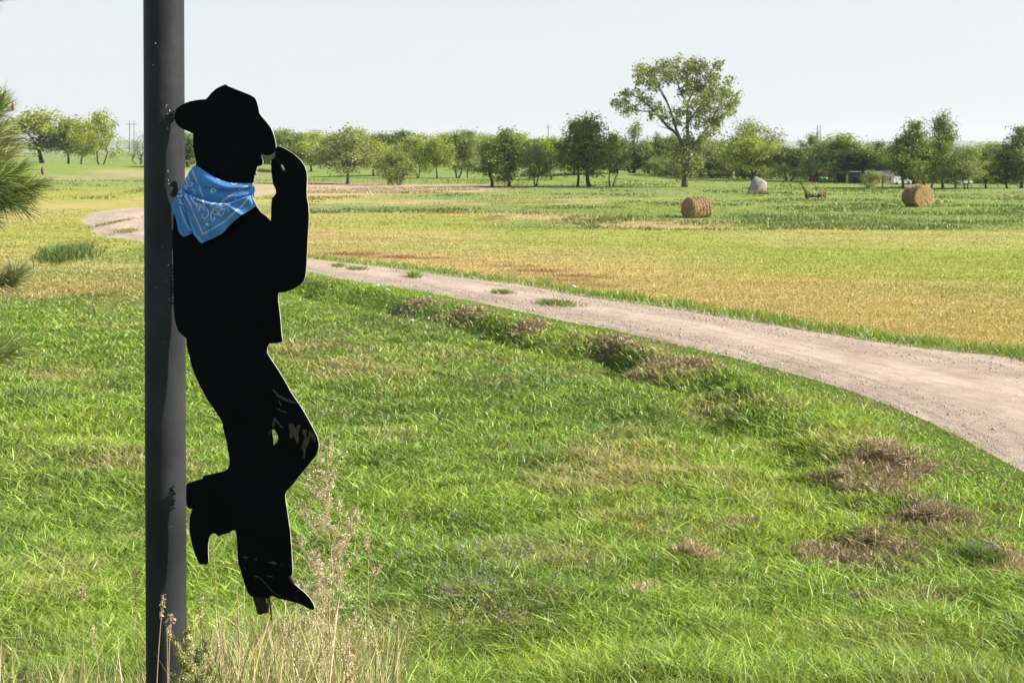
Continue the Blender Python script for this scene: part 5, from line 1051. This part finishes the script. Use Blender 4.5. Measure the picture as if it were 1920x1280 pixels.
# mass of dry grass
dg = Acc(); n = 2600; px_ = np.concatenate([rng.normal(500, 110, 1700), rng.uniform(350, 720, 500), rng.uniform(-60, 300, 400)]); Yd = rng.uniform(4.9, 7.4, n); X = (px_ - CX) / F * Yd; z = height(X, Yd)
ty = np.where(px_ < 300, rng.uniform(1215, 1300, n), rng.uniform(1150, 1290, n) - 45 * (rng.random(n) < .18)); topz = CAMZ + (HY - ty) / F * Yd; h_ = np.maximum(topz - z, .1); gr = rng.random(n) < .38
c = jit(np.tile(np.array((.50,.41,.24)), (n, 1)), .25); c[gr] = jit(np.tile(np.array((.24,.29,.07)), (gr.sum(), 1)), .2); dg.add(*blades(X, Yd, z, h_ * 1.05, np.where(gr, .007, .0045) * rng.uniform(.6, 1.2, n), rng.uniform(0, 6.28, n), rng.uniform(0, .25, n), rng.uniform(0, .35, n), c * .8, c * 1.1, 3))
link('dry_grass', dg.mesh('dry_grass'), None, M_straw, kind='stuff', label='tall dry and green grass rising from the bank in front of the lawn')
# the tall dried weed
def weed(base, top, label, name, seed, nb, spread, colr, lcol, nl_, cat='weed', rs=.0035):
    rg = random.Random(seed); rt = empty(name, base, label=label, cat=cat); tp = top - base; mb = MB(); Pn = []; mp2 = [Vector((0, 0, 0)).lerp(tp, f) + Vector((rg.uniform(-1, 1) * .012, rg.uniform(-1, 1) * .012, 0)) for f in np.linspace(0, 1, 14)]
    mb.tube(mp2, [rs * (1.3 - 1.05 * i / 13) for i in range(14)], 6)
    for i in range(nb):
        f = .22 + .76 * (i + rg.random()) / nb; p = Vector((0, 0, 0)).lerp(tp, f); a = rg.uniform(0, 6.28); L = spread * (1.05 - f) * rg.uniform(.7, 1.25) + .05; d = Vector((math.cos(a), math.sin(a) * .7, 1.25)).normalized() * L
        Q = [p + d * t_ + Vector((0, 0, -.10 * L * math.sin(t_ * 3.1))) for t_ in (0, .25, .5, .75, 1)]; mb.tube(Q, [rs * .5, rs * .42, rs * .35, rs * .28, .0008], 4)
        for q in range(9):
            t_ = .2 + .8 * rg.random(); s0 = p + d * t_; e = Vector((rg.gauss(0, 1), rg.gauss(0, 1), rg.gauss(.6, .7))).normalized() * L * rg.uniform(.12, .30); mb.tube([s0, s0 + e * .5, s0 + e], [rs * .22, rs * .18, .0006], 3)
            for k in range(nl_):
                g_2 = rg.random(); Pn.append(tuple(s0 + e * g_2 + Vector((rg.gauss(0, 1), rg.gauss(0, 1), rg.gauss(0, 1))) * .0045))
    mb.build('stem', M_stalk, rt); Pn = np.array(Pn); V, Fc, C = leaves(Pn, rng.uniform(.0022, .0048, len(Pn)), jit(np.tile(np.array(lcol), (len(Pn), 1)), .3), 0, .6); link('seed_clusters', np_mesh('seed_clusters', V, Fc, C), rt, M_straw, kind='stuff')
X_ = (632 - CX) / F * 5.25; weed(Vector((X_, 5.25, gz_(X_, 5.25))), PX(610, 830, 5.25), 'tall bushy dried weed with pale seed clusters beside the knee', 'dry_weed', 4, 44, .40, None, (.48,.43,.26), 24)
X_ = (560 - CX) / F * 5.4; weed(Vector((X_, 5.4, gz_(X_, 5.4))), PX(640, 960, 5.4), 'smaller dried weed stem leaning right behind the boot', 'dry_weed', 9, 22, .32, None, (.50,.46,.28), 22)
X_ = (335 - CX) / F * 4.5; weed(Vector((X_, 4.5, gz_(X_, 4.5))), PX(340, 1195, 4.5), 'feathery olive-green plume in front of the pole foot', 'green_plume', 12, 26, .055, None, (.30,.30,.10), 30)
X_ = (385 - CX) / F * 4.9; weed(Vector((X_, 4.9, gz_(X_, 4.9))), PX(388, 1215, 4.9), 'feathery olive-green plume right of the pole foot', 'green_plume', 15, 18, .06, None, (.28,.30,.10), 36)
X_ = (30 - CX) / F * 5.3; weed(Vector((X_, 5.3, gz_(X_, 5.3))), PX(20, 1255, 5.3), 'yellowish plume in the bottom left corner', 'green_plume', 18, 14, .2, None, (.34,.33,.10), 20)

# ------------------------------------------------------------------ pine at the left edge
pr = empty('pine_tree', Vector((-3.55, 6.5, gz_(-3.55, 6.5))), label='long-needled pine reaching in from the left edge', cat='tree'); pb = pr.location.copy()
mb = MB(); mb.tube([(0, 0, -.2), (.02, .02, 1.5), (0, 0, 3), (.03, 0, 4.6), (0, 0, 6.2)], [.16, .14, .11, .08, .02], 10); mb.build('trunk', M_bark, pr)
nd = Acc(); rgp = random.Random(21)
def needles(p, d, n, L, back, col, tipn=1.0):
    """a foxtail of needles along the last part of a shoot"""
    d = Vector(d).normalized(); t_ = d.orthogonal().normalized(); b = d.cross(t_); f = rng.random(n); a = rng.uniform(0, 6.28, n); sp = rng.normal(.75, .22, n) * (.55 + .6 * f)
    P0 = np.array(p)[None] - np.array(d)[None] * (f * back)[:, None]; D = np.array(d)[None] * np.cos(sp)[:, None] + (np.array(t_)[None] * np.cos(a)[:, None] + np.array(b)[None] * np.sin(a)[:, None]) * np.sin(sp)[:, None]; D[:, 2] += .12; D /= np.linalg.norm(D, axis=1)[:, None]
    L_2 = L * rng.uniform(.7, 1.1, n); W_ = np.cross(D, rng.normal(0, 1, (n, 3))); W_ /= np.linalg.norm(W_, axis=1)[:, None]; W_ *= .0014; M_ = P0 + D * (L_2 * .55)[:, None]; E = P0 + D * L_2[:, None]; E[:, 2] -= L_2 * .08
    V = np.stack([P0 - W_, P0 + W_, M_ - W_, M_ + W_, E], 1).reshape(-1, 3); bb = (np.arange(n) * 5)[:, None, None]; Fc = (bb + np.array([(0, 1, 3), (0, 3, 2), (2, 3, 4)])[None]).reshape(-1, 3); c = jit(np.tile(np.array(col), (n, 1)), .28); nd.add(V, Fc, np.repeat(c, 5, 0))
def shoot(tip, frm, Yd, n=170, L=.125, col=(.115,.165,.05), back=.17, Y2=None):
    a = PX(tip[0] - 24, tip[1], Yd) - pb; b = PX(frm[0] - 24, frm[1], Y2 or Yd) - pb; br = MB(); br.tube([b, (a + b) / 2 + Vector((0, 0, -.015)), a], [.009, .007, .005], 6); br.build('branch', M_twig, pr); needles(a, a - b, n, L, back, col)
PG, PP, PDk = (.20,.25,.06), (.29,.30,.12), (.11,.15,.035)
for q in [((97,347),(10,360),6.4,PG),((70,352),(-10,372),6.45,PG),((62,318),(5,345),6.3,PG),((40,300),(-10,330),6.5,PP),((45,262),(-15,300),6.6,PP),((28,238),(-25,270),6.5,PP),((22,255),(-30,290),6.3,PP),((48,285),(0,310),6.7,PP),((30,330),(-20,350),6.2,PG),((10,320),(-40,340),6.3,PG),
          ((68,392),(20,372),6.4,PDk),((48,380),(0,365),6.3,PDk),((30,378),(-20,365),6.5,PDk),((12,385),(-30,370),6.3,PDk),((10,412),(-25,395),6.3,PG),((25,350),(-30,358),6.2,PDk),((5,355),(-40,362),6.4,PDk),((80,372),(30,362),6.5,PDk),((15,190),(-20,215),6.5,PG),((28,205),(-8,222),6.6,PG),((-5,215),(-40,250),6.5,PP),((0,280),(-40,300),6.5,PP),((-5,240),(-40,270),6.6,PP),((16,290),(-30,312),6.35,PG),
          ((54,522),(0,534),6.3,PP),((12,0),(-30,18),6.4,PDk),((44,664),(-30,690),5.2,PG),((34,650),(-30,680),5.3,PG),((0,300),(-40,320),6.2,PDk),((-8,385),(-50,380),6.3,PDk),((55,338),(5,352),6.35,PG)]:
    up = q[0] == (54,522); shoot(q[0], q[1], q[2], 240 if up else 190, .115, q[3], .19 if not up else .10)
needles(PX(28, 520, 6.3) - pb, (.35, -.2, 1), 200, .13, .05, PP); needles(PX(2, 190, 6.5) - pb, (.15, 0, 1), 160, .12, .08, PG)
for q in [(-3, 200, 260), (-1, 345, 365), (-2, 536, 545), (0, 20, 30), (0, 690, 710), (1, 300, 330), (2, 395, 380)]:
    a = PX(-35, q[1] + 12, 6.45) - pb; b = Vector((0, 0, a.z - .12)); br = MB(); br.tube([b, (a + b) / 2 + Vector((0, 0, .04)), a], [.03, .02, .010], 7); br.build('branch', M_twig, pr)
link('needles', nd.mesh('needles'), pr, M_needle, kind='stuff')
for (x, y) in [(80,320),(24,200)]: mb = MB(); c_ = PX(x, y, 6.3) - pb; mb.blob(c_, (.008, .008, .018), seg=8, rings=6, jit=.1); mb.build('bud', plain('brown_bud', (.20,.10,.055), .8), pr)

# ------------------------------------------------------------------ air
m, t, o = new_mat('summer_haze'); v = N(t, 'ShaderNodeVolumePrincipled'); v.inputs['Density'].default_value = .00013; v.inputs['Color'].default_value = (.93, .96, 1, 1); v.inputs['Anisotropy'].default_value = .2
t.links.new(v.outputs[0], o.inputs['Volume'])
mb = MB(); mb.box((0, 1650, 28), (7200, 3700, 64)); mb.build('haze', m, None, smooth=False, kind='stuff', label='thin summer haze over the field')
